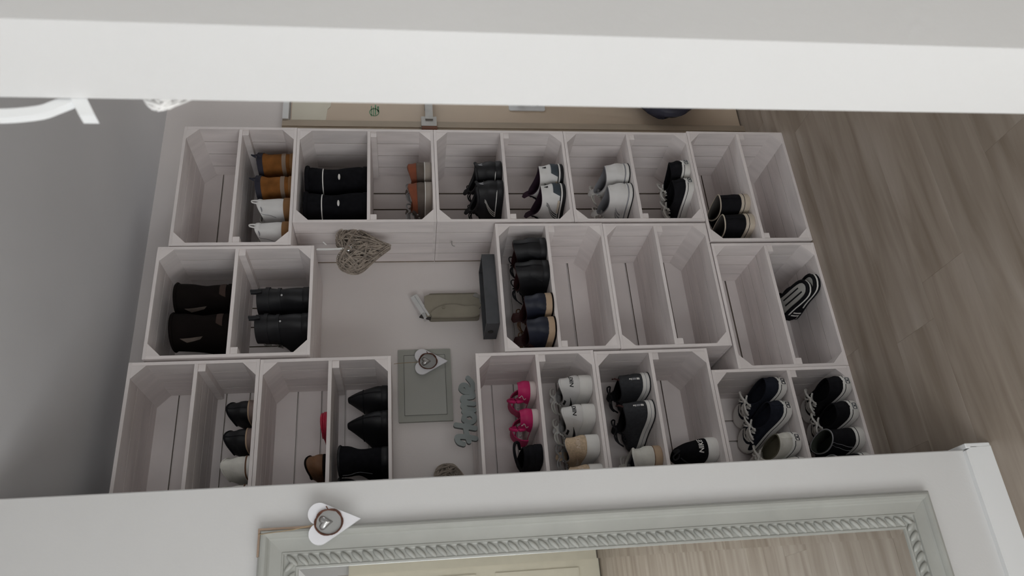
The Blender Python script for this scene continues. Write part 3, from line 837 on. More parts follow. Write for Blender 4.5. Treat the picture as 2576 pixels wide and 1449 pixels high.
def s_heel(r):
    L = Last([(.02, .002, .245, .042, 0), (.034, 0, .235, .042, .15), (.052, .002, .203, .038, .5), (.072, .008, .165, .032, .9), (.092, .018, .130, .025, 1), (.112, .032, .098, .016, 1), (.128, .046, .076, .008, 1)])
    base_shoe(r, L, BLK, BLKF, BLK, .022, .002, tlow=.7)
    P_(r, 'back_seam', BLKF, patch(L, [(.05, -.03), (.95, -.03), (.95, .03), (.05, .03)], .0018, 8, 2))
    P_(r, 'ankle_seam', BLKF, patch(L, [(.55, -2.6), (.57, -2.6), (.57, 2.6), (.55, 2.6)], .0016, 2, 26))
def s_black_boot(r):
    L = Last(boot(.150, .020, top=.115, tw=.047, Ln=.265), hu=.004)
    base_shoe(r, L, BLKS, BLKS, BLK, .022)
    P_(r, 'top_binding', BLK, tube([L.P(.99, 2*PI*j/36) for j in range(36)], .004, 6, True))
    P_(r, 'side_zip', GREYS, patch(L, [(.3, 1.25), (.95, 1.35), (.95, 1.38), (.3, 1.28)], .001, 8, 1))
def s_pink(r):
    L = Last(low(top=.075, sole=.022, Ln=.245, wd=.042), hu=0.0)
    v, f = sole_mesh(L, .022, .002); sl = emit('sole', v, f, PINKW, r, True, auto=35)
    P_(sl, 'footbed', PINK, sole_band(L, .0205, .0226, .0016))
    P_(r, 'heel_cup', PINK, patch(L, [(.0, -1.15), (.80, -.75), (.80, .75), (.0, 1.15)], .003, 10, 14))
    P_(r, 'vamp_strap', PINK, arch(.135, .185, .041, .050, .020, .0035, .012))
    P_(r, 'toe_strap', PINK, arch(.195, .228, .034, .030, .020, .0035, .006))
    rng = [(-.028 + .024*math.cos(a) * .6, .052 + .030*math.cos(a), .066 + .024*math.sin(a)) for a in np.linspace(0, 2*PI, 25)[:-1]]
    P_(r, 'strap_loop', PINK, tube(rng, .0055, 7, True))
    P_(r, 'strap_stud', CHROME, tube([(-.044, .075, .055), (-.048, .075, .055)], .005, 8))
    ln = [L.P(.25 + .5*i/8, .62 + .12*math.sin(i), .0042) for i in range(9)]
    P_(r, 'white_trim', PINKW, tube(ln, .0016, 5))
def s_clog(r):
    L = Last(low(top=.070, sole=.024, Ln=.255, wd=.044), hu=-.01, sd=.010)
    base_shoe(r, L, BLKF, BLKF, BLKF, .026, .003)
    hp = [(-.040, .09, .060)] + [(-.046*math.cos(a)*1.0, .062 - .075*math.sin(a), .064 + .030*math.sin(a)) for a in np.linspace(0.15, PI-.15, 13)] + [(.040, .09, .060)]
    P_(r, 'heel_strap', BLKF, tube(catmull(hp, 2), .005, 6))
def s_white_lettered(r, um=WHT, up=None, txt=LACEK, sw=LACEK, swt=True):
    L = Last(low(top=.104, sole=.040, Ln=.275, wd=.046), hu=.010, fu=-.004, sd=.014)
    base_shoe(r, L, um, mat('pale_lining', (.45, .44, .44), .8), RUB, .043, .0035)
    P_(r, 'tongue', um, tongue_geo(L, .6, .42, .018, .018))
    P_(r, 'laces', LACEW if swt else LACEG, laces(L, .55, .97, 6, .5, .003, True))
    P_(r, 'heel_tab', um, patch(L, [(.10, -.55), (.95, -.42), (.95, .42), (.10, .55)], .0016, 8, 8))
    g = heel_text(L, 'NIKE', .0175, .56); emit('heel_lettering', g[0], g[1], txt, r)
    out = []
    for sg in (1, -1):
        for k in range(8):
            a, b = k/8, (k+1)/8
            lo = lambda q: (.55 - .42*q + .10*math.sin(PI*q)*-1, 1.30 + .75*(1-q)) if False else None
        pts = []
        for k in range(11):
            q = k/10; ph = 1.05 + .95*q; tm = .62 - .42*math.sin(PI*min(1, q*1.25+.1)*.62) + .10*q; hw = .085*math.sin(PI*min(.98, q*.9+.08))**1.2
            pts.append((tm, ph, hw))
        for k in range(10):
            a, b = pts[k], pts[k+1]
            qd = [(a[0]-a[2], a[1]), (a[0]+a[2], a[1]), (b[0]+b[2], b[1]), (b[0]-b[2], b[1])]
            if sg < 0: qd = [(x, 2*PI-y) for x, y in qd]
            out.append(qd)
    P_(r, 'side_mark', sw, many(L, out, .0018, 2, 1))
    if swt: P_(r, 'collar_opening_trim', LACEK, many(L, [[(.80, 1.5), (.93, 1.45), (.93, 1.95), (.80, 2.0)]], .0018))
def s_beige_lettered(r): s_white_lettered(r, BEIGE, None, BEIGEL, BEIGEL, False)
def s_black_trainer(r):
    L = Last(low(top=.100, sole=.024, Ln=.285, wd=.047), hu=.008, fu=-.004, sd=.010)
    sl = base_shoe(r, L, CHAR, BLKF, RUB, .027, .004)
    P_(sl, 'outsole', LACEK, sole_band(L, .0005, .004, .0052)); P_(sl, 'sole_groove', GREYS, sole_band(L, .0145, .016, .0048))
    P_(r, 'heel_strip', CHAR, patch(L, [(.05, -.22), (.92, -.18), (.92, .18), (.05, .22)], .0014, 8, 4))
    a = many(L, [[(.18, -.12), (.32, -.12), (.32, .06), (.18, .06)], [(.58, -.12), (.62, -.12), (.62, .06), (.58, .06)], [(.64, -.12), (.70, -.12), (.70, -.02), (.64, -.02)]], .0024, 3, 3)
    P_(r, 'silver_print', RUB, a)
    P_(r, 'grey_print', GREYS, many(L, [[(.35, -.12), (.55, -.12), (.55, .06), (.35, .06)]], .0022, 3, 3))
    P_(r, 'tongue', BLKF, tongue_geo(L, .6, .42, .02, .018)); P_(r, 'laces', LACEK, laces(L, .55, .97, 6, .5, .003, True))
    P_(r, 'grey_collar', GREYS if False else CHAR, patch(L, [(.62, -.9), (.98, -1.1), (.98, 1.1), (.62, .9)], .0018, 4, 14))
    tp = L.P(1, 0, .002); P_(r, 'pull_loop', WINE, tube([tp, tp + [.004, -.004, .016], tp + [.006, .004, .022]], .003, 6))
def s_white_single(r):
    L = Last(low(top=.092, sole=.024, Ln=.275, wd=.047), hu=.004, fu=-.006, sd=.014)
    sl = base_shoe(r, L, WHTC, GREYS, GUM, .027, .0035)
    P_(sl, 'welt_line', BRN, sole_band(L, .0255, .0272))
    P_(r, 'heel_panel', WHTC, patch(L, [(.02, -.8), (.75, -.55), (.75, .55), (.02, .8)], .0022, 8, 12))
    P_(r, 'tongue', WHTC, tongue_geo(L, .6, .42, .024, .018)); P_(r, 'laces', LACEW, laces(L, .45, .92, 5, .5))
    P_(r, 'collar_padding', WHTC, tube([L.P(1, 2*PI*j/36) for j in range(36)], .005, 6, True))
def s_sock(r):
    L = Last([(.034, .004, .275, .046, 0), (.046, .0, .272, .047, .1), (.060, .002, .252, .044, .25), (.074, .008, .215, .041, .5), (.092, .016, .175, .036, .8), (.110, .028, .150, .028, 1), (.126, .040, .135, .020, 1)])
    base_shoe(r, L, BLKS, BLKF, RUB, .037, .004, tlow=.6)
    g = heel_text(L, 'NIKE', .021, .34); emit('heel_lettering', g[0], g[1], RUB, r)
    tp = L.P(1, 0, .0)
    P_(r, 'pull_loop', LACEK, tube(catmull([tp + [0, 0, -.006], tp + [-.012, -.006, .012], tp + [-.022, -.004, .024], tp + [-.030, .002, .018], tp + [-.024, .006, .004], tp + [-.008, .006, -.004]], 5), .0028, 6))
    P_(r, 'drawcord', LACEK, tube(catmull([L.P(.9, .9, .002), L.P(.8, .9, .012), L.P(.6, 1.1, .010), L.P(.45, 1.2, .006)], 5), .0024, 6))
    P_(r, 'cord_stopper', LACEK, tube([tp + [.0, -.002, -.002], tp + [.0, .012, .012]], .007, 7))
def s_navy_canvas(r): canvas(r, NAVY, LACEW, bow=True, lab=NAVY)
def s_white_canvas(r): canvas(r, WHTC, LACEW, line=NAVY, lab=NAVY, liningm=mat('khaki_lining', (.14, .13, .09), .9))
def s_black_canvas(r): canvas(r, BLKF, LACEW, bow=True)
def s_black_high(r):
    L = Last(boot(.128, .030, top=.115, tw=.036, Ln=.257, wd=.045), hu=-.012, fu=.012, sd=.006)
    sl = base_shoe(r, L, BLKF, mat('green_grey_lining', (.06, .07, .055), .9), RUB, .0335, .0035)
    P_(sl, 'sole_stripe', LACEK, sole_band(L, .0235, .0258))
    P_(r, 'toe_cap', RUB, patch(L, [(.0, PI-.82), (.28, PI-.62), (.28, PI+.62), (.0, PI+.82)], .0016, 8, 10))
    P_(r, 'collar_edge', GREYS, tube([L.P(1, 2*PI*j/36) for j in range(36)], .0022, 6, True))
    P_(r, 'laces', LACEK, laces(L, .42, .95, 6, .45, .0022, True))
    P_(r, 'side_seam', GREYS, many(L, [[(.05, .75), (.95, .70), (.95, .72), (.05, .78)], [(.05, 1.0), (.95, .95), (.95, .97), (.05, 1.03)]], .0009))
def s_slide(r):
    L = Last(low(top=.05, sole=.026, Ln=.27, wd=.050))
    v, f = sole_mesh(L, .024, .002); sl = emit('sole', v, f, BLKF, r, True, auto=35)
    P_(sl, 'white_line', RUB, sole_band(L, .011, .0165, .0035))
    P_(sl, 'rim', BLKF, tube([(L.P(0, 2*PI*j/40) * [1, 1, 0]) + [0, 0, .025] for j in range(40)], .005, 6, True))
    v, f = sole_mesh(L, .0275, -.009, zlow=.022); emit('footbed', v, f, GREYB, r, True, auto=35)
    boxes('footbed_stripe', [((-.014, .035, .0272), (-.008, .13, .0284)), ((.010, .045, .0272), (.015, .13, .0284))], BLKF, r)
    P_(r, 'strap', BLKF, arch(.135, .215, .049, .060, .018, .005, .010))
    P_(r, 'strap_stripe', RUB, arch(.160, .168, .0547, .0655, .018, .001, .010)); P_(r, 'strap_stripe', RUB, arch(.180, .188, .0547, .0655, .018, .001, .010))

def shoes(fn, name, spots, labels, group, cat='shoe'):
    first = None
    for sp, lb in zip(spots, labels):
        x, y, z, a = sp[:4]; tl = math.radians(sp[4]) if len(sp) > 4 else 0.
        if first is None:
            o = first = thing(name, lb, cat, (x, y, z + .0006), (tl, 0, math.radians(a)), group); fn(o)
        else:
            o = copy_tree(first); o.location = (x, y, z + .0006); o.rotation_euler = (tl, 0, math.radians(a))
        tag(o, lb, cat, group)
        # left shoe mirrors the right one only slightly, keep the mesh shared
UP, LO = ', upper of the pair in the picture', ', lower of the pair in the picture'
def pair(fn, name, desc, spots, group, cat='shoe'):
    shoes(fn, name, spots, [desc + UP, desc + LO], group, cat)

pair(s_tan_boot, 'ankle_boot', 'tan suede ankle boot with dark cuff', [(-.094, .045, 1.9180, 0), (-.196, .045, 1.9180, 0)], 'tan ankle boots', 'boot')
pair(s_white_ankle, 'ankle_trainer', 'white ankle trainer with tan sole', [(-.294, .04, 1.9180, 2), (-.396, .035, 1.9180, 2)], 'white ankle trainers')
pair(s_fluffy, 'winter_boot', 'fluffy black winter boot with white piping', [(-.170, .03, 1.652, 0), (-.287, .025, 1.652, 0)], 'black winter boots', 'boot')
pair(s_rust, 'casual_shoe', 'taupe shoe with rust-coloured collar', [(-.148, .015, 1.4175, 8), (-.236, .015, 1.4175, 9)], 'taupe shoes with rust collar')
pair(s_black_stripe, 'trainer', 'black leather trainer with three white stripes', [(-.140, .014, 1.152, 12), (-.222, .018, 1.152, 14)], 'black striped trainers')
pair(s_white_stripe, 'trainer', 'white trainer with black stripes and dark heel', [(-.150, .016, .917, 13), (-.235, .020, .917, 15)], 'white striped trainers')
pair(s_white_lace, 'trainer', 'white laced trainer with silver sole band', [(-.148, .016, .655, 10), (-.236, .018, .655, 14)], 'white trainers with silver band')
pair(s_black_canvas_white, 'canvas_shoe', 'black canvas shoe with white laces on crate edge', [(-.138, .0, .416, 15), (-.220, .002, .416, 15)], 'black canvas shoes with white laces')
pair(s_slip, 'high_canvas_shoe', 'black high shoe with cream sole and rim', [(-.290, .014, .1985, 8), (-.380, .016, .1985, 6)], 'black high shoes with cream soles')
pair(s_dark_boot, 'ankle_boot', 'dark brown leather boot high under the ceiling', [(-.640, .03, 2.088, 8), (-.748, .025, 2.088, 15)], 'dark brown boots', 'boot')
pair(s_buckle_boot, 'buckle_boot', 'black buckled boot with pull tab', [(-.656, .03, 1.8395, 8), (-.752, .03, 1.8395, 10)], 'black buckled boots', 'boot')
pair(s_dress, 'leather_shoe', 'black leather shoe with wine-red lining', [(-.492, .0, 1.018, 6), (-.586, -.006, 1.018, 8)], 'black leather shoes')
pair(s_navy_lace, 'lace_up_shoe', 'navy and burgundy lace-up with pale sole', [(-.722, -.016, 1.018, 4), (-.812, -.018, 1.018, 5)], 'navy lace-ups')
pair(s_black_flat, 'flat_shoe', 'black flat shoe with mauve sole', [(-1.055, .03, 1.9920, 0), (-1.144, .03, 1.9920, 3)], 'black flats')
pair(s_white_slip, 'slip_on_shoe', 'white slip-on with brown welt', [(-1.232, .03, 1.9920, 0), (-1.319, .03, 1.9920, 0)], 'white slip-ons')
pair(s_brown, 'leather_shoe', 'brown leather shoe with dark collar', [(-1.236, .03, 1.770, 0), (-1.324, .03, 1.770, 0)], 'brown shoes')
shoes(s_red_tip, 'flat_shoe', [(-1.105, .012, 1.770, 8)], ['red flat shoe barely visible behind the shelf edge'], None)
pair(s_heel, 'ankle_boot', 'black ankle boot tapering to a point', [(-1.020, .03, 1.583, 4), (-1.100, .03, 1.583, 10)], 'tapering black ankle boots', 'boot')
pair(s_black_boot, 'ankle_boot', 'bulky black suede boot beside the grey-white wall edge', [(-1.225, .03, 1.583, 0), (-1.326, .03, 1.583, 0)], 'bulky black boots', 'boot')
pair(s_pink, 'sandal', 'magenta sandal with pale sole', [(-1.022, .03, 1.100, 0), (-1.116, .032, 1.100, 2)], 'magenta sandals', 'sandal')
shoes(s_clog, 'clog', [(-1.238, .02, 1.100, 4)], ['black clog with heel strap beside the magenta sandals'], None)
pair(s_white_lettered, 'trainer', 'white trainer with black lettering on heel', [(-1.012, .018, .912, 4), (-1.108, .024, .912, 8)], 'white trainers with black print')
pair(s_beige_lettered, 'trainer', 'sand-coloured trainer with white sole', [(-1.216, .022, .912, 2), (-1.312, .022, .912, 2)], 'sand-coloured trainers')
pair(s_black_trainer, 'trainer', 'charcoal trainer with silver strip on heel', [(-1.010, .022, .711, 4), (-1.102, .022, .711, 14)], 'charcoal trainers')
shoes(s_white_single, 'trainer', [(-1.262, .022, .711, 4)], ['single white trainer with gum sole next to charcoal trainers'], None)
pair(s_sock, 'trainer', 'black sock trainer with large white heel lettering', [(-1.243, .03, .514, 4), (-1.343, .03, .514, 4)], 'black sock trainers')
pair(s_navy_canvas, 'canvas_shoe', 'navy canvas shoe with white laces', [(-1.040, .018, .233, 13, 13), (-1.122, .024, .233, 15, 13)], 'navy canvas shoes')
pair(s_white_canvas, 'canvas_shoe', 'white canvas shoe with navy line', [(-1.236, .014, .233, 12, 10), (-1.324, .008, .233, 6, 8)], 'white canvas shoes')
pair(s_black_canvas, 'canvas_shoe', 'black canvas shoe with striped laces on crate floor', [(-1.052, -.006, .011, 8, 4), (-1.142, -.006, .011, 8, 4)], 'black canvas shoes on the crate floor')
pair(s_black_high, 'high_canvas_shoe', 'black high canvas shoe by the wall edge', [(-1.232, .004, .011, 9), (-1.322, .002, .011, 6)], 'black high canvas shoes')

def slides():
    a = thing('slide_sandal', 'black slide with grey footbed and white rim, front of the two', 'sandal', (-.668, .012, .0245), None, 'black and white slides'); s_slide(a)
    b = copy_tree(a); tag(b, 'black slide with white rim, tucked behind the other slide', 'sandal', 'black and white slides')
    a.rotation_euler = (math.radians(16), 0, math.radians(9)); a.location = (-.672, .016, .0405)
    b.rotation_euler = (0, 0, math.radians(4)); b.location = (-.652, .004, .0116)
slides()

# ------------------------------------------------------------------ things in the niche
def heart_outline(n, wdt, h):
    r = .262 * wdt; cx = wdt/2 - r; zc = h/2 - r; tip = (0., -h/2)
    d = math.hypot(cx, zc - tip[1]); be = math.atan2(tip[1] - zc, -cx); al = math.acos(r / d)
    a1 = be + al                                    # tangent point on the right lobe
    a0 = PI - math.acos(cx / r)                     # notch
    if a1 > a0: a1 -= 2*PI
    k = int(n * .36); R = []
    for i in range(k + 1):
        t = a0 + (a1 - a0) * i / k; R.append((cx + r*math.cos(t), zc + r*math.sin(t)))
    m_ = n//2 - k; p = R[-1]
    for i in range(1, m_): q = i / m_; R.append((p[0]*(1-q), p[1]*(1-q) + tip[1]*q))
    L_ = [(-x, z) for x, z in R[1:]][::-1]
    return (R + [tip] + L_)[:n] if len(R) + 1 + len(L_) >= n else R + [tip] + L_
def wicker_heart(name, label, loc, rot, wdt, h, mt, seed, strands=10, twigs=110, ring=True, dep=1., tr=1.):
    r = thing(name, label, 'ornament', loc, rot)
    rn = random.Random(seed); out = heart_outline(48, wdt, h)
    def inside(x, z):
        c = False
        for i in range(len(out)):
            (xa, za), (xb, zb) = out[i], out[i-1]
            if (za > z) != (zb > z) and x < (xb-xa)*(z-za)/(zb-za+1e-12)+xa: c = not c
        return c
    v = []; f = []
    for s in range(strands):
        sc = 1 - .10 * rn.random(); dy = rn.uniform(-.010, .010)*dep; p0 = rn.random()*6; p1 = rn.random()*6
        pts = [(x*sc + .003*tr*math.sin(5*i/8+p0), dy + .004*tr*math.sin(i/3+p1), z*sc + .003*tr*math.cos(4*i/7+p1)) for i, (x, z) in enumerate(out)]
        tube(pts, rn.uniform(.0016, .0028)*tr, 5, True, v, f)
    rim = emit('rim', v, f, mt, r, True); rim['kind'] = 'stuff'
    v = []; f = []
    k = 0
    while k < twigs:
        i = rn.randrange(len(out)); j = (i + rn.randrange(6, 30)) % len(out)
        a, b = out[i], out[j]
        if not all(inside((a[0]*(1-q)+b[0]*q)*1.04, (a[1]*(1-q)+b[1]*q)*1.02) for q in (.2, .35, .5, .65, .8)): continue
        k += 1; y = rn.choice((-1, 1)) * rn.uniform(.006, .017)*dep
        pts = []
        for q in range(6):
            s = q/5; bu = math.sin(PI*s)
            pts.append((a[0]*(1-s)+b[0]*s + .004*bu*rn.uniform(-1, 1), y*(.35+.65*bu), a[1]*(1-s)+b[1]*s + .004*bu*rn.uniform(-1, 1)))
        mid = pts[3]
        tube(pts, rn.uniform(.0016, .0034)*tr, 5, False, v, f)
    wv = emit('twig_weave', v, f, mt, r, True); wv['kind'] = 'stuff'
    return r
wh = wicker_heart('wicker_heart', 'grey wicker heart hanging by a white ribbon in the niche', (-.484, .05, 1.664), (0, math.radians(-4), math.radians(8)), .196, .186, WICKER, 3, 9, 175)
v, f = tube([(.004*math.cos(a), 0, .052 + .010*math.sin(a) + .0) for a in np.linspace(0, 2*PI, 17)[:-1]], .0016, 5, True)
v, f = tube([(.011*math.cos(a), -.012, .054 + .011*math.sin(a)) for a in np.linspace(0, 2*PI, 21)[:-1]], .0018, 6, True)
emit('hanging_ring', v, f, CHROME, wh, True)
v, f = flat = ([], [])
v = []; f = []
flat_stroke([(0, .060), (.001, .11), (.004, .158)], .008, .0012, v, f)
emit('ribbon', v, f, RIBBON, wh, False, (0, -.012, 0))
v = []; f = []; flat_stroke([(.022, .128), (.034, .138)], .004, .0012, v, f); emit('ribbon_end', v, f, RIBBON, wh, False, (0, -.012, 0))
hk = tag(emit('cup_hook', *tube(catmull([(-.4145, .12, 1.318+.03), (-.425, .118, 1.349), (-.433, .118, 1.346), (-.436, .118, 1.338)], 5), .002, 6), STEEL, None, True), 'tiny metal hook on the crate side in the niche', 'hook')

# old wall telephone
ph = thing('wall_device', 'olive beige wall-mounted device with tilted silver bar on top', 'device', (-.604, .299, 1.24))
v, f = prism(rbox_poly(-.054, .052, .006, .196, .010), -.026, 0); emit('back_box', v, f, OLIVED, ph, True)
v, f = prism([(-.036, .018), (-.050, .03), (-.050, .205), (-.020, .212), (.034, .212), (.040, .198), (.040, .02), (.020, .0), (-.010, .0)], -.040, -.0262); emit('front_cover', v, f, OLIVE, ph)
lowc = catmull([(-.056, .186), (-.058, .10), (-.056, .03), (-.046, .008), (-.026, .010), (-.012, .03), (-.016, .06), (-.006, .10), (-.012, .15), (-.030, .182), (-.045, .19)], 4)
v, f = prism([tuple(p) for p in lowc], -.050, -.0402); emit('hand_flap', v, f, OLIVE, ph)
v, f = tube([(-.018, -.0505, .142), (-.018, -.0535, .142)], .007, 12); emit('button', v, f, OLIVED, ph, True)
v, f = prism([(.030, .03), (.042, .02), (.030, -.004), (-.006, -.008), (.0, .004), (.02, .006)], -.046, -.0402); emit('end_cap', v, f, STEEL, ph)
v, f = prism([(-.060, .190), (-.048, .232), (-.030, .218), (-.040, .188)], -.036, -.0263); emit('dark_gap', v, f, DARKGAP, ph)
v, f = prism(rbox_poly(-.0135, .0135, -.052, .052, .002, 2), -.030, -.004)
sb = emit('silver_bar', v, f, CHROME, ph, False, (-.006, -.006, .226), (0, math.radians(61), 0))
v, f = prism(rbox_poly(-.004, .004, -.050, .050, .002, 2), -.036, -.0302); emit('bar_ridge', v, f, CHROME, sb, False, (.006, 0, 0))

# open dark tray
tr = thing('dark_tray', 'long open dark grey tray standing on the crate', 'tray', (-.636, .137, 1.2005), (0, 0, math.radians(1.5)))
A, B, Hh, t_ = .139, .066, .046, .007
boxes('tray_base', [((-A, -B, 0), (A, B, t_))], ANTH, tr)
boxes('long_side', [((-A, -B, t_), (A, -B+t_, Hh))], ANTH, tr); boxes('long_side', [((-A, B-t_, t_), (A, B, Hh))], ANTH, tr)
for sx in (-1, 1):
    a, b = sorted((sx*A, sx*(A-t_)))
    e = boxes('end_side', [((a, -B+t_, t_), (b, B-t_, Hh))], ANTH, tr)
    v, f = tube([(sx*(A+.0004), 0, .026), (sx*(A+.003), 0, .026)], .010, 12); emit('grip_hole', v, f, ANTHD, e, True)
    sc = .5
# sage panel
pic = thing('wall_board', 'sage grey board with inner rectangle hung on the niche wall', 'board', (-.909, .299, 1.457))
v, f = prism(rbox_poly(-.136, .136, -.0955, .0955, .002, 1), -.012, 0); emit('board', v, f, BOARDG, pic)
v, f = prism(rbox_poly(-.112, .112, -.073, .073, .001, 1), -.0132, -.0121); emit('inner_panel', v, f, BOARDI, pic)
boxes('groove', [((-.114, -.0136, -.075), (.114, -.0133, -.0735)), ((-.114, -.0136, .0735), (.114, -.0133, .075)), ((-.114, -.0136, -.075), (-.1125, -.0133, .075)), ((.1125, -.0136, -.075), (.114, -.0133, .075))], LINE, pic)
def white_heart(label, loc, rot, wdt, h, twine):
    r = thing('wooden_heart', label, 'ornament', loc, rot, 'white wooden hearts with twig rings')
    v, f = prism(heart_outline(40, wdt, h), -.004, .004); emit('heart_plate', v, f, HEARTW, r)
    R = .30 * wdt; rn = random.Random(5); v = []; f = []; cz = .012
    for s in range(5):
        p = rn.random()*6; rr = R*(1 + .05*(rn.random()-.5))
        tube([(rr*math.cos(a) + .0012*math.sin(5*a+p), -.008 + .002*math.sin(3*a+p), cz + rr*1.08*math.sin(a) + .0012*math.cos(4*a+p)) for a in np.linspace(0, 2*PI, 31)[:-1]], .0016, 5, True, v, f)
    tube([(R, -.008, cz), (R+.008, -.009, cz+.004)], .0013, 5, False, v, f)
    emit('twig_ring', v, f, TWIG, r, True)
    # domed metal heart inside the ring
    v, f = tube([(0, -.0042, cz), (0, -.0056, cz)], R*.99, 28); emit('disc', v, f, mat('grey_disc', (.36, .36, .35), .4, .04), r, True)
    o = heart_outline(28, R*1.15, R*1.15); v = []; f = []
    for k, (s, y) in enumerate(((1, -.0057), (.85, -.009), (.6, -.012), (.3, -.0135))):
        for x, z in o: v.append((x*s, y, cz + .006 + z*s))
    n = len(o)
    for k in range(3):
        for i in range(n): f.append((k*n+i, k*n+(i+1) % n, (k+1)*n+(i+1) % n, (k+1)*n+i))
    f.append(tuple(3*n+i for i in range(n)))
    emit('metal_heart', v, f, mat('dull_pewter', (.52, .52, .51), .3, .05, 30, metal=.85), r, True)
    v, f = tube(twine, .0011, 5); emit('twine', v, f, THREAD, r, True)
    return r
white_heart('white wooden heart with twig ring hanging over the sage board', (-.828, .272, 1.433), (0, 0, 0), .098, .118, [(0, 0, .040), (0, .003, .09), (0, .01, .134)])

# Home lettering
hm = thing('home_sign', 'slate grey script letters spelling Home on the crate', 'sign', (-1.190, .072, 1.2992))
sx, sz = .0965, .066
def letter(strokes, wid=.0165, th=.016, step=.0016):
    segs = []
    for st in strokes:
        C = [np.array([p[0]*sx, p[1]*sz + .0015]) for p in catmull(st, 5)]
        segs += list(zip(C[:-1], C[1:]))
    A = np.array([q[0] for q in segs]); B = np.array([q[1] for q in segs])
    lo = np.minimum(A, B).min(0) - wid; hi = np.maximum(A, B).max(0) + wid
    nx, nz = [int(q) + 2 for q in (hi - lo) / step]
    gx = lo[0] + step*np.arange(nx); gz = lo[1] + step*np.arange(nz)
    G = np.stack(np.meshgrid(gx, gz, indexing='ij'), -1)
    D = B - A; L2 = (D*D).sum(1) + 1e-12
    F = np.full((nx, nz), 9.)
    for k in range(len(A)):
        t = np.clip(((G - A[k]) @ D[k]) / L2[k], 0, 1)
        F = np.minimum(F, np.linalg.norm(G - A[k] - t[..., None]*D[k], axis=-1))
    F = F - wid/2
    v = []; f = []
    for i in range(nx-1):
        for j in range(nz-1):
            c = [(i, j), (i+1, j), (i+1, j+1), (i, j+1)]; val = [F[q] for q in c]
            if min(val) >= 0: continue
            poly = []; cut = []
            for k in range(4):
                p, q = c[k], c[(k+1) % 4]; a, b = val[k], val[(k+1) % 4]
                P = np.array([gx[p[0]], gz[p[1]]]); Q_ = np.array([gx[q[0]], gz[q[1]]])
                if a < 0: poly.append(P)
                if (a < 0) != (b < 0):
                    X_ = P + (Q_-P)*(a/(a-b)); cut.append((len(poly), a < 0)); poly.append(X_)
            n = len(poly); b0 = len(v)
            if n < 3: continue
            v += [(p[0], .0, p[1]) for p in poly] + [(p[0], th, p[1]) for p in poly]
            f.append(tuple(range(b0, b0+n))); f.append(tuple(range(b0+2*n-1, b0+n-1, -1)))
            for k in range(n):
                k2 = (k+1) % n
                if any(ix == k and out for ix, out in cut) and any(ix == k2 and not out for ix, out in cut):
                    f.append((b0+k, b0+k2, b0+n+k2, b0+n+k))
    bm = bmesh.new(); V = [bm.verts.new(p) for p in v]
    for q in f: bm.faces.new([V[k] for k in q])
    bmesh.ops.remove_doubles(bm, verts=bm.verts, dist=1e-5)
    bm.verts.index_update()
    v = [tuple(q.co) for q in bm.verts]; f = [tuple(q.index for q in fc.verts) for fc in bm.faces]; bm.free()
    return [(x, y - .0008*off_ if y > .001 else y + .0012*off_, z) for x, y, z in v], f
LT = {'letter_h': [[(.0, .70), (.07, .92), (.24, .99), (.25, .70), (.21, .35), (.17, .09)], [(.66, 1.02), (.60, .60), (.52, .09)], [(.08, .42), (.36, .52), (.62, .56)]],
      'letter_o': [[(.86, .62), (.74, .44), (.76, .18), (.90, .08), (1.03, .26), (1.00, .52), (.86, .62), (.80, .56)]],
      'letter_m': [[(1.02, .40), (1.14, .60), (1.18, .32), (1.16, .08)], [(1.17, .30), (1.28, .60), (1.40, .58), (1.40, .30), (1.38, .08)], [(1.40, .30), (1.50, .60), (1.62, .58), (1.62, .28), (1.66, .09), (1.78, .14)]],
      'letter_e': [[(1.74, .16), (1.86, .30), (2.04, .40), (2.06, .60), (1.94, .68), (1.82, .50), (1.82, .24), (1.94, .08), (2.12, .10), (2.32, .30)]]}
for off_, (k, st) in enumerate(LT.items()): emit(k, *letter(st), SIGN, hm)

wicker_heart('wicker_heart', 'grey wicker heart mostly hidden behind the mirror wall', (-1.300, .245, 1.372), (0, math.radians(20), 0), .16, .16, WICKER, 7, 10, 150)

# ------------------------------------------------------------------ mirror
mr_ = thing('wall_mirror', 'tall wall mirror in a grey-green frame with rope moulding', 'mirror', (-1.525, -.5005, .222))
MW, MH = .70, 1.637      # outer size, right edge at x=0, bottom at z=0
prof = [(0, 0), (0, .016), (.002, .022), (.006, .0265), (.011, .0285), (.017, .0275), (.021, .0235), (.0225, .0195), (.026, .0165), (.036, .0150), (.0515, .0148), (.053, .0168), (.0555, .0168), (.057, .0120), (.060, .0105), (.081, .0105), (.084, .0125), (.088, .0120), (.088, 0)]
def rail(name, p0, p1, in0, in1):
    """profile swept from corner p0 to p1; in0/in1 inward diagonal directions"""
    v = []; f = []
    for (p, d) in ((p0, in0), (p1, in1)):
        for u, h in prof: v.append((p[0] + d[0]*u, -h, p[1] + d[1]*u))
    n = len(prof)
    for i in range(n): f.append((i, (i+1) % n, n+(i+1) % n, n+i))
    f.append(tuple(range(n-1, -1, -1))); f.append(tuple(range(n, 2*n)))
    return emit(name, v, f, FRAMEG, mr_, True, auto=25)
c00, c10, c11, c01 = (-MW, 0), (0, 0), (0, MH), (-MW, MH)
d00, d10, d11, d01 = (1, 1), (-1, 1), (-1, -1), (1, -1)
rails = [rail('frame_rail', c10, c11, d10, d11), rail('frame_rail', c00, c10, d00, d10), rail('frame_rail', c11, c01, d11, d01), rail('frame_rail', c01, c00, d01, d00)]
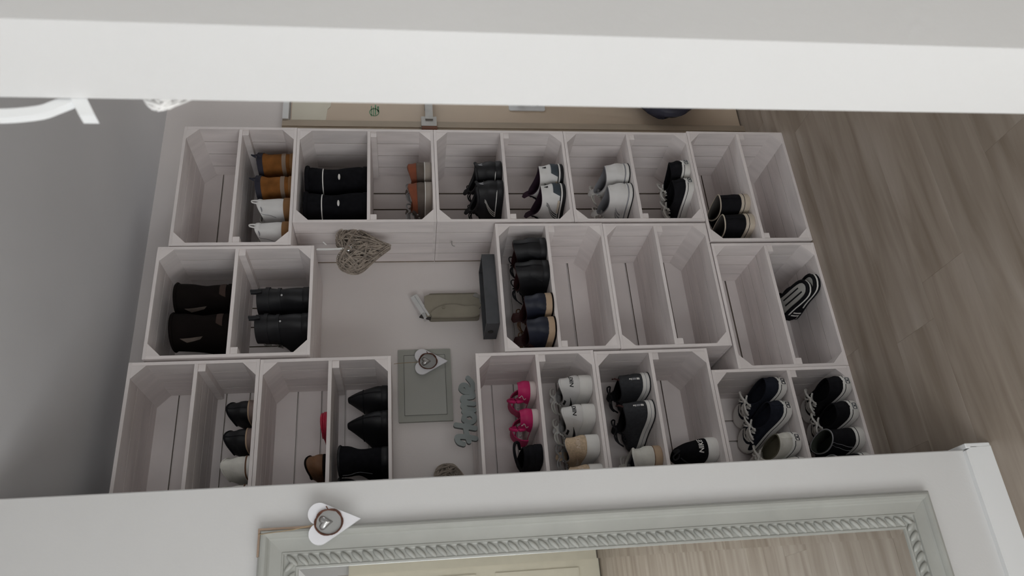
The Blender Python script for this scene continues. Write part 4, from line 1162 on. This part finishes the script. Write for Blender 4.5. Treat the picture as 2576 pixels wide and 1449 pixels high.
# rope moulding: a row of slanted beads on each rail
def rope(p0, p1, inward, parent):
    a = np.array(p0); b = np.array(p1); Ln = np.linalg.norm(b-a); d = (b-a)/Ln; nn = np.array(inward, float)
    k = int(Ln/.0235); v = []; f = []
    NU, NV = 8, 6
    for i in range(k):
        c = a + d*(i+.5)*Ln/k
        b0 = len(v)
        for q in range(NV+1):
            la = -PI/2 + PI*q/NV
            for j in range(NU):
                lo = 2*PI*j/NU
                lx = .0165*math.sin(la); ly = .0066*math.cos(la)*math.cos(lo); lz = .0075*math.cos(la)*math.sin(lo)
                # local: long axis slanted between rail direction and inward
                ca, sa = math.cos(math.radians(-44)), math.sin(math.radians(-44))
                al = lx*ca - ly*sa; ac = lx*sa + ly*ca
                v.append((c[0] + d[0]*al + nn[0]*ac, -.0125 + lz*-1, c[1] + d[1]*al + nn[1]*ac))
        for q in range(NV):
            for j in range(NU): f.append((b0+q*NU+j, b0+q*NU+(j+1) % NU, b0+(q+1)*NU+(j+1) % NU, b0+(q+1)*NU+j))
    emit('rope_moulding', v, f, FRAMEG, parent, True, auto=180)
i_ = .0705
rope((-i_, i_-.008), (-i_, MH-i_+.008), (-1, 0), rails[0]); rope((-MW+i_, i_), (-i_, i_), (0, 1), rails[1])
rope((-i_, MH-i_), (-MW+i_, MH-i_), (0, -1), rails[2]); rope((-MW+i_, MH-i_), (-MW+i_, i_), (1, 0), rails[3])
# worn brown edge near the top corner
boxes('worn_edge', [((-.004, -.0262, MH-.13), (.0006, -.006, MH+.0006)), ((-.06, -.0262, MH-.004), (-.0042, -.006, MH+.0006))], FRAMEB, mr_)
# glass with bevelled border
g0 = .086; g1 = g0 + .022
boxes('mirror_glass', [((-MW+g1, -.0082, g1), (-g1, -.004, MH-g1))], MIRROR, mr_)
def bevel(q):
    emit('bevel', [(x, y, z) for x, y, z in q], [(0, 1, 2, 3)], MIRROR, mr_)
yo, yi = -.0075, -.0082
R0, R1, L0, L1, B0, B1, T0, T1 = -g0, -g1, -MW+g0, -MW+g1, g0, g1, MH-g0, MH-g1
bevel([(R0, yo, B0), (R1, yi, B1), (R1, yi, T1), (R0, yo, T0)]); bevel([(L0, yo, B0), (L1, yi, B1), (L1, yi, T1), (L0, yo, T0)])
bevel([(R0, yo, T0), (R1, yi, T1), (L1, yi, T1), (L0, yo, T0)]); bevel([(R0, yo, B0), (R1, yi, B1), (L1, yi, B1), (L0, yo, B0)])
white_heart('white wooden heart with twig ring on the mirror frame corner', (-1.522, -.540, 1.692), (0, math.radians(-4), 0), .092, .115, [(0, 0, .040), (-.004, .006, .09), (-.004, .012, .166), (-.004, .030, .1675)])

# ------------------------------------------------------------------ on the near wall end
lp = thing('wall_bracket', 'white scrolled bracket peeking out behind the near wall end', 'bracket', (-1.28, -1.7, 1.87))
def br(p): return (p[0] + 1.28, p[1] - 1.87)
v, f = prism([br(q) for q in ((-1.325, 1.8485), (-1.325, 1.8335), (-1.289, 1.852), (-1.235, 1.880), (-1.235, 1.895), (-1.289, 1.8675))], -.0065, .0065); emit('slanted_bar', v, f, TRIM, lp)
band = catmull([br(q) for q in ((-1.300, 1.858), (-1.310, 1.874), (-1.318, 1.8905), (-1.3225, 1.9275), (-1.318, 1.962), (-1.300, 1.987), (-1.265, 1.999))], 6)
v = []; f = []
for s_, (x, z) in enumerate(band):
    d = np.array(band[min(s_+1, len(band)-1)]) - np.array(band[max(s_-1, 0)]); d /= np.linalg.norm(d)
    for yy in (-.0045, .0045):
        for o in (-.0055, .0055): v.append((x - d[1]*o, yy, z + d[0]*o))
for k in range(len(band)-1):
    a = k*4; b = a+4
    f += [(a, a+1, b+1, b), (a+2, a+3, b+3, b+2), (a, a+2, b+2, b), (a+1, a+3, b+3, b+1)]
f += [(0, 1, 3, 2), tuple(len(v)-4+q for q in (0, 1, 3, 2))]
emit('curved_arm', v, f, TRIM, lp, True)
boxes('mounting_plate', [((.03, -.0065, -.02), (.05, .0085, .15))], TRIM, lp)
wicker_heart('wicker_heart', 'small white woven heart peeking out behind the near wall end', (-1.2715, -1.694, 1.764), (0, 0, 0), .066, .062, WICKERW, 12, 12, 90, dep=.62, tr=.55)
